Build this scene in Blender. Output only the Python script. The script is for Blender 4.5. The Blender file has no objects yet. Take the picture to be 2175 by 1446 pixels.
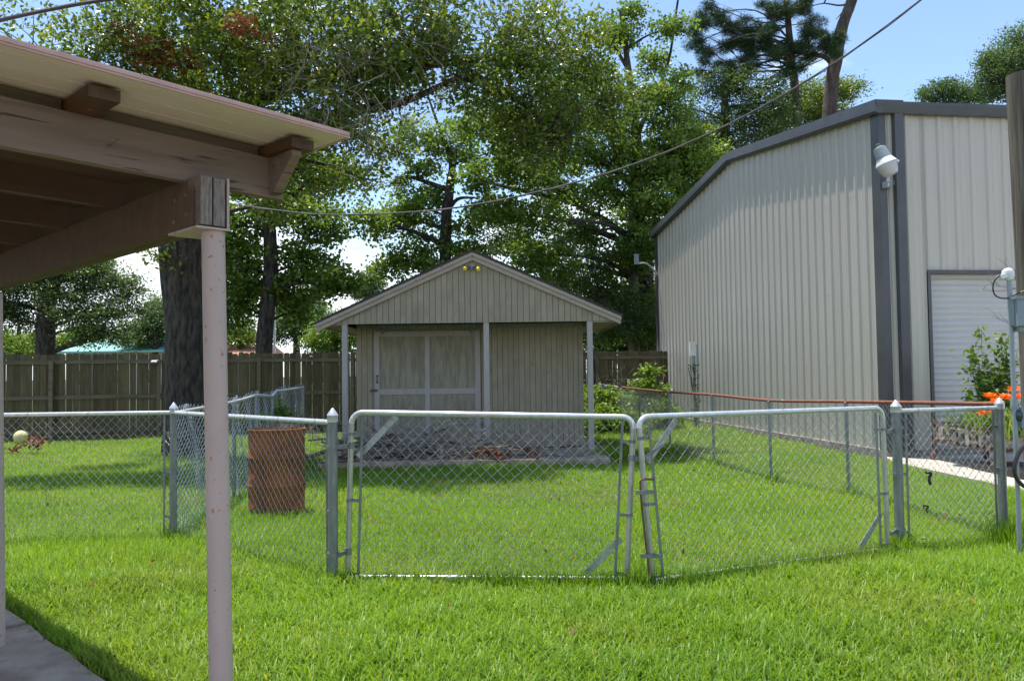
import bpy, math, random
import numpy as np
from math import sin, cos, tan, pi, radians, sqrt, atan, atan2, exp
from mathutils import Vector, Matrix

random.seed(7); rng = np.random.default_rng(11)
sc = bpy.context.scene
col = sc.collection

# ------------------------------------------------------------------ camera
F = 1700.0; PITCH = atan(66/1700); ROLL = -0.013; EYE = 1.55
CR = Matrix.Rotation(pi/2+PITCH, 3, 'X') @ Matrix.Rotation(ROLL, 3, 'Z')
cd = bpy.data.cameras.new('camera'); cam = bpy.data.objects.new('camera', cd); col.objects.link(cam)
cam.matrix_world = Matrix.Translation((0, 0, EYE)) @ CR.to_4x4()
cd.sensor_width = 36; cd.lens = 36*F/2175; cd.clip_start = 0.05; cd.clip_end = 2000
sc.camera = cam
def P(px, py, Y):            # point at depth Y seen in that place of the photograph
    d = CR @ Vector(((px-1087.5)/F, -(py-723)/F, -1)); return Vector((0, 0, EYE)) + d*(Y/d.y)
def G(px, py, z=0.0):        # point on the ground
    d = CR @ Vector(((px-1087.5)/F, -(py-723)/F, -1)); return Vector((0, 0, EYE)) + d*((z-EYE)/d.z)

# ------------------------------------------------------------------ world and sun
SUN = Vector((-0.15, 0.14, 1)).normalized()
w = bpy.data.worlds.new('World'); sc.world = w; w.use_nodes = True
nt = w.node_tree; nt.nodes.clear()
N = nt.nodes.new; L = nt.links.new
sky = N('ShaderNodeTexSky'); sky.sky_type = 'NISHITA'; sky.sun_disc = False
sky.sun_elevation = math.asin(SUN.z); sky.sun_rotation = atan2(SUN.x, SUN.y)
sky.air_density = 1.0; sky.dust_density = 0.4; sky.ozone_density = 2.2
bg = N('ShaderNodeBackground'); bg.inputs[1].default_value = 0.15
L(sky.outputs[0], bg.inputs[0])
tc = N('ShaderNodeTexCoord'); sep = N('ShaderNodeSeparateXYZ'); L(tc.outputs['Generated'], sep.inputs[0])
mp = N('ShaderNodeMapping'); mp.inputs['Scale'].default_value = (1, 1, 2.6); L(tc.outputs['Generated'], mp.inputs[0])
nz = N('ShaderNodeTexNoise'); nz.inputs['Scale'].default_value = 3.2; nz.inputs['Detail'].default_value = 9; nz.inputs['Roughness'].default_value = .58
mp.inputs['Location'].default_value = (0.35, 0.1, 0.2)
L(mp.outputs[0], nz.inputs[0])
lift = N('ShaderNodeMapRange'); lift.inputs[1].default_value = 0.02; lift.inputs[2].default_value = 0.34; lift.inputs[3].default_value = 0.17; lift.inputs[4].default_value = -0.055
L(sep.outputs[2], lift.inputs[0])
ad = N('ShaderNodeMath'); ad.operation = 'ADD'; L(nz.outputs[0], ad.inputs[0]); L(lift.outputs[0], ad.inputs[1])
rm = N('ShaderNodeMapRange'); rm.interpolation_type = 'SMOOTHSTEP'; rm.inputs[1].default_value = .505; rm.inputs[2].default_value = .66; L(ad.outputs[0], rm.inputs[0])
bg2 = N('ShaderNodeBackground'); bg2.inputs[0].default_value = (.90, .95, 1, 1); bg2.inputs[1].default_value = 1.0
mx = N('ShaderNodeMixShader'); L(rm.outputs[0], mx.inputs[0]); L(bg.outputs[0], mx.inputs[1]); L(bg2.outputs[0], mx.inputs[2])
ow = N('ShaderNodeOutputWorld'); L(mx.outputs[0], ow.inputs[0])
sl = bpy.data.lights.new('sun', 'SUN'); sl.energy = 4.6; sl.angle = radians(.53); sl.color = (1, .955, .88)
so = bpy.data.objects.new('sun', sl); col.objects.link(so); so.rotation_euler = (-SUN).to_track_quat('-Z', 'Y').to_euler()
sc.view_settings.view_transform = 'Standard'; sc.view_settings.look = 'None'
sc.view_settings.gamma = 1; sc.view_settings.use_curve_mapping = False
sc.view_settings.exposure = 0.74
sc.render.engine = 'CYCLES'
sc.cycles.max_bounces = 7; sc.cycles.transparent_max_bounces = 6
sc.cycles.diffuse_bounces = 4; sc.cycles.transmission_bounces = 5; sc.cycles.glossy_bounces = 3

# ------------------------------------------------------------------ materials
def nodes(name):
    m = bpy.data.materials.new(name); m.use_nodes = True; m.node_tree.nodes.clear(); return m, m.node_tree
def mat(name, c1, c2=None, scale=8, stretch=(1, 1, 1), rough=.7, metal=0, bump=0, bscale=None, lo=.35, hi=.65, rand=0, spots=None, spec=.5, detail=6, fine=0, grime=None):
    m, t = nodes(name); n = t.nodes.new; l = t.links.new
    b = n('ShaderNodeBsdfPrincipled'); o = n('ShaderNodeOutputMaterial'); l(b.outputs[0], o.inputs[0])
    b.inputs['Roughness'].default_value = rough; b.inputs['Metallic'].default_value = metal; b.inputs['Specular IOR Level'].default_value = spec
    tx = n('ShaderNodeTexCoord'); mpn = n('ShaderNodeMapping'); l(tx.outputs['Object'], mpn.inputs[0])
    mpn.inputs['Scale'].default_value = stretch
    oi = n('ShaderNodeObjectInfo')
    if rand:
        vm = n('ShaderNodeVectorMath'); vm.operation = 'SCALE'; cm = n('ShaderNodeCombineXYZ')
        for i in range(3): l(oi.outputs['Random'], cm.inputs[i])
        l(cm.outputs[0], vm.inputs[0]); vm.inputs['Scale'].default_value = 37; l(vm.outputs[0], mpn.inputs['Location'])
    nn = n('ShaderNodeTexNoise'); nn.inputs['Scale'].default_value = scale; nn.inputs['Detail'].default_value = detail; nn.inputs['Roughness'].default_value = .62
    l(mpn.outputs[0], nn.inputs[0])
    mr = n('ShaderNodeMapRange'); mr.inputs[1].default_value = lo; mr.inputs[2].default_value = hi; l(nn.outputs[0], mr.inputs[0])
    mixc = n('ShaderNodeMix'); mixc.data_type = 'RGBA'; l(mr.outputs[0], mixc.inputs[0])
    mixc.inputs[6].default_value = (*c1, 1); mixc.inputs[7].default_value = (*(c2 or c1), 1)
    out = mixc.outputs[2]
    if spots:
        for sp in spots:
            sc_, th, cc, sw = sp[:4]
            n2 = n('ShaderNodeTexNoise'); n2.inputs['Scale'].default_value = sc_; n2.inputs['Detail'].default_value = 4
            mp2 = n('ShaderNodeMapping'); mp2.inputs['Scale'].default_value = sp[4] if len(sp) > 4 else (1, 1, 1); l(tx.outputs['Object'], mp2.inputs[0]); l(mp2.outputs[0], n2.inputs[0])
            r2 = n('ShaderNodeMapRange'); r2.inputs[1].default_value = th; r2.inputs[2].default_value = th+sw; l(n2.outputs[0], r2.inputs[0])
            m2 = n('ShaderNodeMix'); m2.data_type = 'RGBA'; l(r2.outputs[0], m2.inputs[0]); l(out, m2.inputs[6]); m2.inputs[7].default_value = (*cc, 1); out = m2.outputs[2]
    if rand:
        hs = n('ShaderNodeHueSaturation'); mr3 = n('ShaderNodeMapRange'); mr3.inputs[3].default_value = 1-rand; mr3.inputs[4].default_value = 1+rand
        l(oi.outputs['Random'], mr3.inputs[0]); l(mr3.outputs[0], hs.inputs['Value']); l(out, hs.inputs['Color']); out = hs.outputs[0]
    l(out, b.inputs['Base Color'])
    if bump:
        nb = nn
        if bscale:
            nb = n('ShaderNodeTexNoise'); nb.inputs['Scale'].default_value = bscale; nb.inputs['Detail'].default_value = 5; l(mpn.outputs[0], nb.inputs[0])
        bp = n('ShaderNodeBump'); bp.inputs['Strength'].default_value = 1; bp.inputs['Distance'].default_value = bump; l(nb.outputs[0], bp.inputs['Height']); l(bp.outputs[0], b.inputs['Normal'])
    return m
def foliage(name, cols, trans=.35, rough=.4, tcol=None, spec=.5, patch=None):
    m, t = nodes(name); n = t.nodes.new; l = t.links.new
    o = n('ShaderNodeOutputMaterial'); b = n('ShaderNodeBsdfPrincipled'); b.inputs['Roughness'].default_value = rough; b.inputs['Specular IOR Level'].default_value = spec
    at = n('ShaderNodeAttribute'); at.attribute_name = 'tint'
    cr = n('ShaderNodeValToRGB'); e = cr.color_ramp.elements
    e[0].color = (*cols[0], 1); e[1].color = (*cols[-1], 1)
    for i, c in enumerate(cols[1:-1]):
        x = e.new((i+1)/(len(cols)-1)); x.color = (*c, 1)
    l(at.outputs['Fac'], cr.inputs[0]); out = cr.outputs[0]
    if patch:
        tx = n('ShaderNodeTexCoord'); nn = n('ShaderNodeTexNoise'); nn.inputs['Scale'].default_value = patch[0]; nn.inputs['Detail'].default_value = 5; l(tx.outputs['Object'], nn.inputs[0])
        r = n('ShaderNodeMapRange'); r.inputs[1].default_value = .48; r.inputs[2].default_value = .68; l(nn.outputs[0], r.inputs[0])
        mm = n('ShaderNodeMix'); mm.data_type = 'RGBA'; l(r.outputs[0], mm.inputs[0]); l(out, mm.inputs[6])
        m3 = n('ShaderNodeMix'); m3.data_type = 'RGBA'; m3.inputs[0].default_value = patch[2]; l(out, m3.inputs[6]); m3.inputs[7].default_value = (*patch[1], 1)
        l(m3.outputs[2], mm.inputs[7]); out = mm.outputs[2]
    l(out, b.inputs['Base Color'])
    tr = n('ShaderNodeBsdfTranslucent')
    g = n('ShaderNodeMix'); g.data_type = 'RGBA'; g.blend_type = 'MULTIPLY'; g.inputs[0].default_value = 1; l(out, g.inputs[6]); g.inputs[7].default_value = (*(tcol or (1.9, 1.75, .7)), 1)
    l(g.outputs[2], tr.inputs[0])
    ms = n('ShaderNodeMixShader'); ms.inputs[0].default_value = trans; l(b.outputs[0], ms.inputs[1]); l(tr.outputs[0], ms.inputs[2]); l(ms.outputs[0], o.inputs[0])
    return m
M = dict(
 lawn=mat('soil and thatch', (.035, .055, .012), (.09, .085, .03), 3, rough=.95, bump=.02, bscale=30),
 grass=foliage('grass blade', [(.08, .17, .013), (.165, .305, .022), (.245, .40, .036), (.42, .47, .12)], .48, .45, (1.4, 1.3, .5), .35, patch=(.6, (.30, .34, .07), .35)),
 oakleaf=foliage('oak leaf', [(.042, .085, .014), (.092, .148, .023), (.155, .21, .035), (.25, .285, .058)], .38, .40, (1.75, 1.65, .75), .6),
 gumleaf=foliage('sweetgum leaf', [(.05, .105, .017), (.105, .182, .028), (.165, .245, .042), (.26, .32, .058)], .42, .42, (1.65, 1.6, .72), .5),
 darkleaf=foliage('dark oak leaf', [(.04, .075, .022), (.075, .12, .036), (.12, .16, .05)], .38, .36, (1.8, 1.8, .8), .6),
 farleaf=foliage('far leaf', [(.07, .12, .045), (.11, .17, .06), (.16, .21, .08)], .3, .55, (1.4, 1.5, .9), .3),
 limeleaf=foliage('young leaf', [(.09, .17, .02), (.16, .26, .03), (.24, .32, .05)], .35, .45, (1.5, 1.4, .7), .4),
 pine=foliage('pine needle', [(.02, .05, .016), (.04, .085, .025), (.075, .11, .04)], .12, .45, (1.3, 1.4, .7), .4),
 deadleaf=foliage('dead leaf', [(.13, .045, .02), (.22, .085, .035), (.30, .14, .06)], .25, .6, (1.4, 1.1, .7), .3),
 petal=foliage('orange petal', [(.90, .22, .015), (.92, .34, .03)], .35, .5, (1.1, 1, 1), .3),
 bark=mat('bark', (.012, .010, .008), (.11, .088, .07), 13, (1, 1, .28), .95, 0, .10, 15, .35, .7),
 barkpale=mat('pale bark', (.10, .085, .07), (.22, .19, .16), 9, (1, 1, .25), .95, 0, .03),
 pinebark=mat('pine bark', (.04, .030, .025), (.12, .09, .075), 5, (1, 1, .4), .95, 0, .05),
 twig=mat('dead twig', (.17, .14, .11), (.38, .33, .28), 14, rough=.95),
 brush=mat('cut branch', (.055, .038, .026), (.24, .185, .135), 9, (1, 1, 1), .95, 0, .01, spots=[(30, .58, (.30, .33, .29), .05)]),
 galv=mat('galvanized post', (.17, .185, .185), (.27, .285, .28), 26, (1, 1, .25), .50, .55, .0006, 60),
 rail=mat('galvanized rail', (.50, .52, .53), (.66, .68, .69), 24, (1, 1, 1), .33, .45, .0004),
 gatepipe=mat('gate pipe', (.36, .36, .33), (.50, .50, .46), 26, (1, 1, .3), .42, .6, .0006, 70, spots=[(38, .66, (.30, .25, .16), .06)]),
 wire=mat('chain link wire', (.27, .30, .31), (.42, .45, .46), 18, rough=.34, metal=.55),
 blackmetal=mat('black coated metal', (.012, .012, .014), (.03, .03, .03), 20, rough=.45),
 rustrail=mat('rusty rail', (.16, .055, .035), (.27, .10, .06), 14, rough=.8, bump=.001, spots=[(6, .68, (.4, .4, .4), .02)]),
 rust=mat('barrel rust', (.10, .03, .010), (.32, .098, .022), 4, (1, 1, .6), .9, 0, .006, 30, .3, .7, spots=[(3.2, .60, (.035, .018, .012), .12), (22, .64, (.36, .14, .04), .08)]),
 rustmetal=mat('rusty steel', (.09, .045, .03), (.20, .10, .065), 20, rough=.9, bump=.002),
 siding=mat('taupe siding', (.285, .243, .172), (.34, .293, .212), 5, (1, 1, .5), .8, 0, .0012, 60, rand=.05, spots=[(1.6, .54, (.235, .20, .145), .25), (9, .68, (.20, .17, .125), .1, (1, 1, .3))]),
 sidingtrim=mat('taupe trim', (.35, .315, .29), (.40, .36, .335), 9, (1, 1, .3), .7, 0, .001, rand=.03),
 fascia=mat('fascia paint', (.34, .275, .225), (.40, .33, .27), 12, (.3, 1, 1), .75, 0, .001, spots=[(16, .68, (.16, .13, .11), .04)]),
 plywood=mat('plywood panel', (.22, .195, .14), (.32, .285, .215), 5, (3.2, 3.2, .45), .8, 0, .0015, 12, .38, .62, rand=.03, detail=3),
 shingle=mat('roof shingle', (.035, .03, .028), (.085, .075, .07), 40, rough=.95, bump=.004),
 fence=mat('fence board', (.070, .054, .026), (.135, .108, .056), 6, (3, 3, .35),   .9, 0, .003, 18, .3, .7, rand=.30, spots=[(1.3, .55, (.085, .095, .035), .15), (13, .70, (.035, .025, .018), .03)]),
 fencerail=mat('fence rail wood', (.105, .088, .055), (.17, .145, .095), 6, (.4, 3, 3), .9, 0, .002, rand=.1),
 beige=mat('beige metal panel', (.475, .44, .38), (.51, .475, .415), 5, (1, 1, .06), .34, 0, 0, spots=[(7, .70, (.46, .43, .37), .12)]),
 dark=mat('charcoal trim', (.060, .062, .070), (.078, .080, .088), 3, rough=.35),
 rollup=mat('roll-up door', (.47, .475, .47), (.52, .52, .51), 3, (.4, 1, 2), rough=.35),
 white=mat('white plastic', (.72, .72, .70), (.80, .80, .78), 8, rough=.4),
 greypaint=mat('grey box paint', (.21, .26, .28), (.25, .30, .32), 6, rough=.4),
 pvc=mat('grey conduit', (.26, .295, .31), (.32, .355, .37), 6, rough=.5),
 pole=mat('weathered pole', (.055, .045, .032), (.21, .18, .14), 7, (2.4, 2.4, .10), .95, 0, .012, 9, .35, .65),
 cream=mat('cream underside', (.60, .54, .46), (.65, .59, .51), 4, (.3, 2, 1), .5),
 pink=mat('pink trim', (.46, .30, .27), (.55, .37, .33), 14, rough=.55),
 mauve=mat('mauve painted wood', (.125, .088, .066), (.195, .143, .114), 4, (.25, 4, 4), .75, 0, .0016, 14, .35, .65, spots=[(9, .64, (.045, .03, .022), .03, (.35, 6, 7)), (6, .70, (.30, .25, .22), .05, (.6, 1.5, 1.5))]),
 brownwood=mat('dark brown wood', (.075, .040, .024), (.11, .060, .036), 5, (.35, 3, 3), .7, 0, .001),
 endgrain=mat('end grain', (.12, .10, .088), (.27, .235, .21), 9, (14, 1, 2.2), .9, 0, .003, 10, .35, .65),
 treated=mat('stained lumber', (.035, .016, .007), (.12, .055, .02), 7, (3, .5, 3), .55, 0, .001, None, .3, .7),
 steelpost=mat('painted steel post', (.41, .325, .295), (.47, .375, .34), 6, (1, 1, .5), .5, 0, .0005, 30, spots=[(46, .655, (.42, .17, .07), .03), (26, .72, (.30, .10, .04), .02), (60, .715, (.05, .04, .04), .02)]),
 concrete=mat('old concrete', (.27, .20, .145), (.47, .37, .28), 4, rough=.92, bump=.006, bscale=40, spots=[(1.7, .57, (.15, .13, .115), .15), (70, .66, (.12, .10, .09), .04)]),
 paleconcrete=mat('pale concrete', (.42, .37, .31), (.52, .46, .39), 4, rough=.9, bump=.003, bscale=50),
 foundation=mat('foundation concrete', (.20, .175, .15), (.34, .31, .27), 5, rough=.92, bump=.01, bscale=22),
 crack=mat('crack filler', (.03, .035, .02), (.05, .05, .03), 20, rough=1),
 cable=mat('black cable', (.02, .018, .02), (.035, .03, .032), 30, rough=.38),
 cable_al=mat('aluminium cable', (.12, .11, .10), (.20, .19, .17), 60, rough=.35, metal=.6),
 yellow=mat('yellow bulb', (.75, .58, .03), (.80, .62, .04), 6, rough=.25),
 teal=mat('teal metal roof', (.20, .45, .40), (.26, .52, .46), 4, rough=.5),
 redroof=mat('terracotta roof', (.46, .22, .15), (.58, .30, .21), 20, rough=.8, bump=.01),
 greyroof=mat('pale grey roof', (.30, .29, .28), (.42, .40, .38), 12, rough=.9),
 render=mat('house wall', (.42, .38, .33), (.50, .46, .40), 3, rough=.85),
 windowglass=mat('window glass', (.03, .04, .05), (.05, .06, .07), 3, rough=.08),
 rock=mat('dry mulch', (.12, .08, .055), (.48, .42, .37), 9, rough=.95, bump=.01, lo=.42, hi=.58),
 ball=mat('frosted yellow plastic', (.62, .55, .25), (.70, .64, .36), 3, rough=.3),
)
# soft see-through for the ball
_b = M['ball'].node_tree.nodes.get('Principled BSDF')
_b.inputs['Subsurface Weight'].default_value = .4; _b.inputs['Subsurface Radius'].default_value = (.1, .1, .05)

# ------------------------------------------------------------------ mesh helpers
def lerp(a, b, t): return a+(b-a)*t
class MB:
    def __init__(s): s.v = []; s.f = []
    def add(s, vs, fs):
        n = len(s.v); s.v += [tuple(v) for v in vs]; s.f += [tuple(i+n for i in f) for f in fs]; return s
    def box(s, lo, hi, T=None):
        (a, b, c), (d, e, f) = lo, hi
        vs = [Vector(p) for p in ((a, b, c), (d, b, c), (d, e, c), (a, e, c), (a, b, f), (d, b, f), (d, e, f), (a, e, f))]
        if T is not None: vs = [T @ v for v in vs]
        return s.add(vs, [(0, 3, 2, 1), (4, 5, 6, 7), (0, 1, 5, 4), (1, 2, 6, 5), (2, 3, 7, 6), (3, 0, 4, 7)])
    def bar(s, a, b, wd, ht, up=(0, 0, 1)):
        a = Vector(a); b = Vector(b); d = (b-a); l = d.length; d.normalize(); up = Vector(up)
        sd = d.cross(up); sd.normalize(); up = sd.cross(d)
        vs = [a+sd*x*wd/2+up*y*ht/2+d*z for z in (0, l) for (x, y) in ((-1, -1), (1, -1), (1, 1), (-1, 1))]
        return s.add(vs, [(3, 2, 1, 0), (4, 5, 6, 7), (0, 1, 5, 4), (1, 2, 6, 5), (2, 3, 7, 6), (3, 0, 4, 7)])
    def tube(s, pts, r, n=8, cap=True, wob=0):
        pts = [Vector(p) for p in pts]; k = len(pts); rs = r if isinstance(r, (list, tuple)) else [r]*k
        base = len(s.v); u = None
        for i, p in enumerate(pts):
            d = (pts[min(i+1, k-1)]-pts[max(i-1, 0)])
            d = d.normalized() if d.length > 1e-9 else Vector((0, 0, 1))
            if u is None: u = d.orthogonal().normalized()
            u = (u-d*u.dot(d)); u = u.normalized() if u.length > 1e-6 else d.orthogonal().normalized()
            v = d.cross(u)
            for j in range(n):
                t = 2*pi*j/n; rr = rs[i]*(1+(random.uniform(-wob, wob) if wob else 0))
                s.v.append(tuple(p+(u*cos(t)+v*sin(t))*rr))
        for i in range(k-1):
            for j in range(n):
                a = base+i*n+j; b = base+i*n+(j+1) % n; s.f.append((a, b, b+n, a+n))
        if cap:
            s.f.append(tuple(base+j for j in reversed(range(n)))); s.f.append(tuple(base+(k-1)*n+j for j in range(n)))
        return s
    def lathe(s, prof, n=24, c=(0, 0, 0), T=None):
        base = len(s.v)
        for (r, z) in prof:
            for j in range(n):
                t = 2*pi*j/n; v = Vector((c[0]+r*cos(t), c[1]+r*sin(t), c[2]+z)); s.v.append(tuple(T @ v if T is not None else v))
        for i in range(len(prof)-1):
            for j in range(n):
                a = base+i*n+j; b = base+i*n+(j+1) % n; s.f.append((a, b, b+n, a+n))
        s.f.append(tuple(base+j for j in reversed(range(n)))); s.f.append(tuple(base+(len(prof)-1)*n+j for j in range(n)))
        return s
    def prism(s, poly, y0, y1, ax='y'):
        n = len(poly)
        def mk(p, d): return (p[0], d, p[1]) if ax == 'y' else ((d, p[0], p[1]) if ax == 'x' else (p[0], p[1], d))
        vs = [mk(p, y0) for p in poly]+[mk(p, y1) for p in poly]
        return s.add(vs, [tuple(range(n)), tuple(range(2*n-1, n-1, -1))]+[(i, (i+n), (i+1) % n+n, (i+1) % n) for i in range(n)])
    def mesh(s, name, m, smooth=False, T=None):
        me = bpy.data.meshes.new(name); vs = s.v
        if T is not None: vs = [tuple(T @ Vector(v)) for v in vs]
        me.from_pydata(vs, [], s.f); me.materials.append(m)
        if smooth: me.shade_smooth()
        if s.f and len(s.f) < 60000:
            import bmesh as B
            bm = B.new(); bm.from_mesh(me); B.ops.recalc_face_normals(bm, faces=bm.faces)
            if smooth:
                for e in bm.edges:
                    if len(e.link_faces) == 2 and e.calc_face_angle(0) > radians(40): e.smooth = False
            bm.to_mesh(me); bm.free()
        me.update(); return me
def npmesh(name, V, Fc, m, tint=None):
    me = bpy.data.meshes.new(name); k = Fc.shape[1]; nf = len(Fc)
    me.vertices.add(len(V)); me.vertices.foreach_set('co', V.astype(np.float32).ravel())
    me.loops.add(nf*k); me.loops.foreach_set('vertex_index', Fc.astype(np.int32).ravel())
    me.polygons.add(nf); me.polygons.foreach_set('loop_start', (np.arange(nf)*k).astype(np.int32)); me.polygons.foreach_set('loop_total', np.full(nf, k, np.int32))
    if tint is not None:
        a = me.attributes.new('tint', 'FLOAT', 'FACE'); a.data.foreach_set('value', np.clip(tint, 0, 1).astype(np.float32))
    me.materials.append(m); me.update(calc_edges=True); return me
ROOT = {}
def thing(name, label, cat, loc=(0, 0, 0), rz=0, group=None):
    o = bpy.data.objects.new(name, None); o.empty_display_size = .2; col.objects.link(o); o.location = loc; o.rotation_euler = (0, 0, rz)
    o['label'] = label; o['category'] = cat
    if group: o['group'] = group
    ROOT[o.name] = Matrix.Translation(Vector(loc)) @ Matrix.Rotation(rz, 4, 'Z')
    return o
def link(me, name, parent=None, loc=(0, 0, 0), rot=(0, 0, 0), kind=None, label=None):
    o = bpy.data.objects.new(name, me); col.objects.link(o); o.location = loc; o.rotation_euler = rot
    if parent is not None:
        o.parent = parent
        ROOT[o.name] = ROOT[parent.name]
    if kind: o['kind'] = kind
    if label: o['label'] = label
    return o
def part(name, mb, m, parent, world=False, smooth=False, kind=None, label=None):
    T = ROOT[parent.name].inverted() if world else None
    return link(mb.mesh(name, m, smooth, T), name, parent, kind=kind, label=label)
def solo(name, mb, m, label, cat, group=None, smooth=False):
    o = link(mb.mesh(name, m, smooth), name); o['label'] = label; o['category'] = cat
    if group: o['group'] = group
    return o
def nppart(name, V, Fc, m, parent, tint=None, kind='stuff'):
    Ti = np.array(ROOT[parent.name].inverted())
    V = V @ Ti[:3, :3].T + Ti[:3, 3]
    return link(npmesh(name, V, Fc, m, tint), name, parent, kind=kind)
def struct(name, me):
    o = link(me, name, kind='structure'); return o
def spline(pts, n=8):
    pts = [Vector(p) for p in pts]; out = []
    q = [pts[0]*2-pts[1]]+pts+[pts[-1]*2-pts[-2]]
    for i in range(1, len(q)-2):
        a, b, c, d = q[i-1:i+3]
        for k in range(n):
            t = k/n; out.append(.5*((2*b)+(c-a)*t+(2*a-5*b+4*c-d)*t*t+(3*b-a-3*c+d)*t**3))
    out.append(pts[-1]); return out

# ------------------------------------------------------------------ ground
n = 140
gx = np.concatenate([np.linspace(-300, -16, 12), np.linspace(-15, 15, n), np.linspace(16, 300, 12)])
gy = np.concatenate([np.linspace(-120, -3, 8), np.linspace(-2, 26, n), np.linspace(27, 500, 20)])
def gz(x, y):
    a = .018*np.sin(x*1.3+y*.6)+.014*np.sin(y*1.7-x*.5+1)
    near = np.exp(-((np.abs(x)/16)**4+((y-10)/14)**4))
    return a*near-.012
X, Y_ = np.meshgrid(gx, gy); V = np.stack([X.ravel(), Y_.ravel(), gz(X, Y_).ravel()], 1)
nx, ny = len(gx), len(gy); I = np.arange(nx*ny).reshape(ny, nx)
Fq = np.stack([I[:-1, :-1].ravel(), I[:-1, 1:].ravel(), I[1:, 1:].ravel(), I[1:, :-1].ravel()], 1)
struct('ground', npmesh('ground', V, Fq, M['lawn']))

# patio slab in the carport frame (x along the rafters, y along the beam)
TH = .766; CA = (-1.001, 2.671); CRZ = pi/2-TH
CM = Matrix.Translation((CA[0], CA[1], 0)) @ Matrix.Rotation(CRZ, 4, 'Z')
slab_s = .285
sb = MB()
def slabpiece(y0, y1, x0=-4.5, dz=0):
    m = MB()
    e = [(slab_s+random.uniform(-.012, .012), y) for y in np.linspace(y0, y1, 9)]
    poly = e+[(x0, y1), (x0, y0)]
    m.prism(poly, -.1, .035+dz, 'z'); return m
patio = bpy.data.objects.new('patio_slab', slabpiece(-3.2, 1.62).mesh('patio_slab', M['concrete'])); col.objects.link(patio); patio['kind'] = 'structure'
patio.matrix_world = CM; ROOT[patio.name] = CM
link(slabpiece(1.635, 3.08, dz=-.006).mesh('slab_section', M['concrete']), 'slab_section', patio)
link(slabpiece(3.10, 6.5, dz=.004).mesh('slab_section', M['concrete']), 'slab_section', patio)
cr = MB(); pts = [(slab_s-.02, .62, .036), (.05, .78, .036), (-.2, .74, .036), (-.5, .95, .036), (-.9, .98, .036), (-1.5, 1.25, .036)]
for a, b in zip(pts[:-1], pts[1:]): cr.bar(a, b, .009, .004)
link(cr.mesh('crack', M['crack']), 'crack', patio)

# driveway beside the metal building
dv = MB().prism([(6.22, 4.0), (15, 4.0), (15, 15), (6.3, 13.62), (6.08, 12.9), (6.2, 10.0)], -.1, .03, 'z')
struct('driveway', dv.mesh('driveway', M['paleconcrete']))

# ------------------------------------------------------------------ grass
UX = Vector((sin(TH), cos(TH)))
def masked(x, y):
    s = (x-CA[0])*sin(TH)+(y-CA[1])*cos(TH)
    m = s < slab_s+.01+rng.normal(0, .012, len(x))
    m |= (x > 6.2+rng.normal(0, .03, len(x))) & (y < 14.5)
    m |= (x > -3.3) & (x < 1.66) & (y > 13.42+rng.normal(0, .03, len(x))) & (y < 18)
    m |= (x > 6.33-(y-13.64)*.127+rng.normal(0, .03, len(x))) & (y > 13.5)
    return m
def blades(n, x0, x1, y0, y1, hgt, wid, two):
    x = rng.uniform(x0, x1, n); y = rng.uniform(y0, y1, n)
    inside = (np.abs(x) < y*.70+1.2) & ~masked(x, y)
    cl = np.sin(x*5.1+np.sin(y*4.3)*1.3)*np.sin(y*4.7+np.sin(x*3.9)*1.7)
    big = np.sin(x*.9+1.3*np.sin(y*.7))*np.sin(y*1.1+.8*np.sin(x*.8))
    inside &= rng.random(n) < .80+.2*cl
    x = x[inside]; y = y[inside]; cl = cl[inside]; big = big[inside]; n = len(x)
    h = hgt*(.55+.75*rng.random(n))*(1+.18*cl+.12*big); az = rng.uniform(0, 2*pi, n)
    lean = np.abs(rng.normal(.45, .28, n)); wd = wid*(.6+.7*rng.random(n))
    dx = np.cos(az); dy = np.sin(az); sx = -dy; sy = dx
    base = np.stack([x, y, gz(x, y)-.004], 1)
    d = np.stack([dx*np.sin(lean), dy*np.sin(lean), np.cos(lean)], 1); sd = np.stack([sx, sy, np.zeros(n)], 1)
    l2 = lean+.35+.5*rng.random(n)
    d2 = np.stack([dx*np.sin(l2), dy*np.sin(l2), np.cos(l2)], 1)
    hw = (wd/2)[:, None]*sd; H1 = (h*.55)[:, None]; H2 = (h*.5)[:, None]
    mid = base+d*H1; tip = mid+d2*H2
    tint = np.clip(.42+.14*rng.normal(size=n)+.10*big-.05*cl, 0, .92)
    tint[rng.random(n) < .02] = .97
    if two:
        V = np.stack([base-hw*.8, base+hw*.8, mid+hw, mid-hw, tip+hw*.18, tip-hw*.18], 1).reshape(-1, 3)
        i = np.arange(n)[:, None]*6
        Fc = np.concatenate([i+np.array([[0, 1, 2, 3]]), i+np.array([[3, 2, 4, 5]])], 1).reshape(-1, 4)
        return V, Fc, np.repeat(tint, 2)
    V = np.stack([base-hw, base+hw, tip+hw*.3, tip-hw*.3], 1).reshape(-1, 3)
    return V, np.arange(n*4).reshape(-1, 4), tint
def tuft(cx, cy, r, n, h):
    a = rng.uniform(0, 2*pi, n); q = r*np.sqrt(rng.random(n)); x = cx+q*np.cos(a); y = cy+q*np.sin(a)
    V, Fc, t = blades(10, 0, 1, 0, 1, .1, .006, False)
    az = a+rng.normal(0, .5, n); lean = np.abs(rng.normal(.35, .2, n)); hh = h*(.5+.6*rng.random(n))
    d = np.stack([np.cos(az)*np.sin(lean), np.sin(az)*np.sin(lean), np.cos(lean)], 1); sd = np.stack([-np.sin(az), np.cos(az), 0*az], 1)*.0035
    b = np.stack([x, y, 0*x], 1); tip = b+d*hh[:, None]
    V = np.stack([b-sd, b+sd, tip+sd*.25, tip-sd*.25], 1).reshape(-1, 3)
    return V, np.arange(n*4).reshape(-1, 4), np.clip(rng.normal(.36, .15, n), 0, 1)
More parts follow.
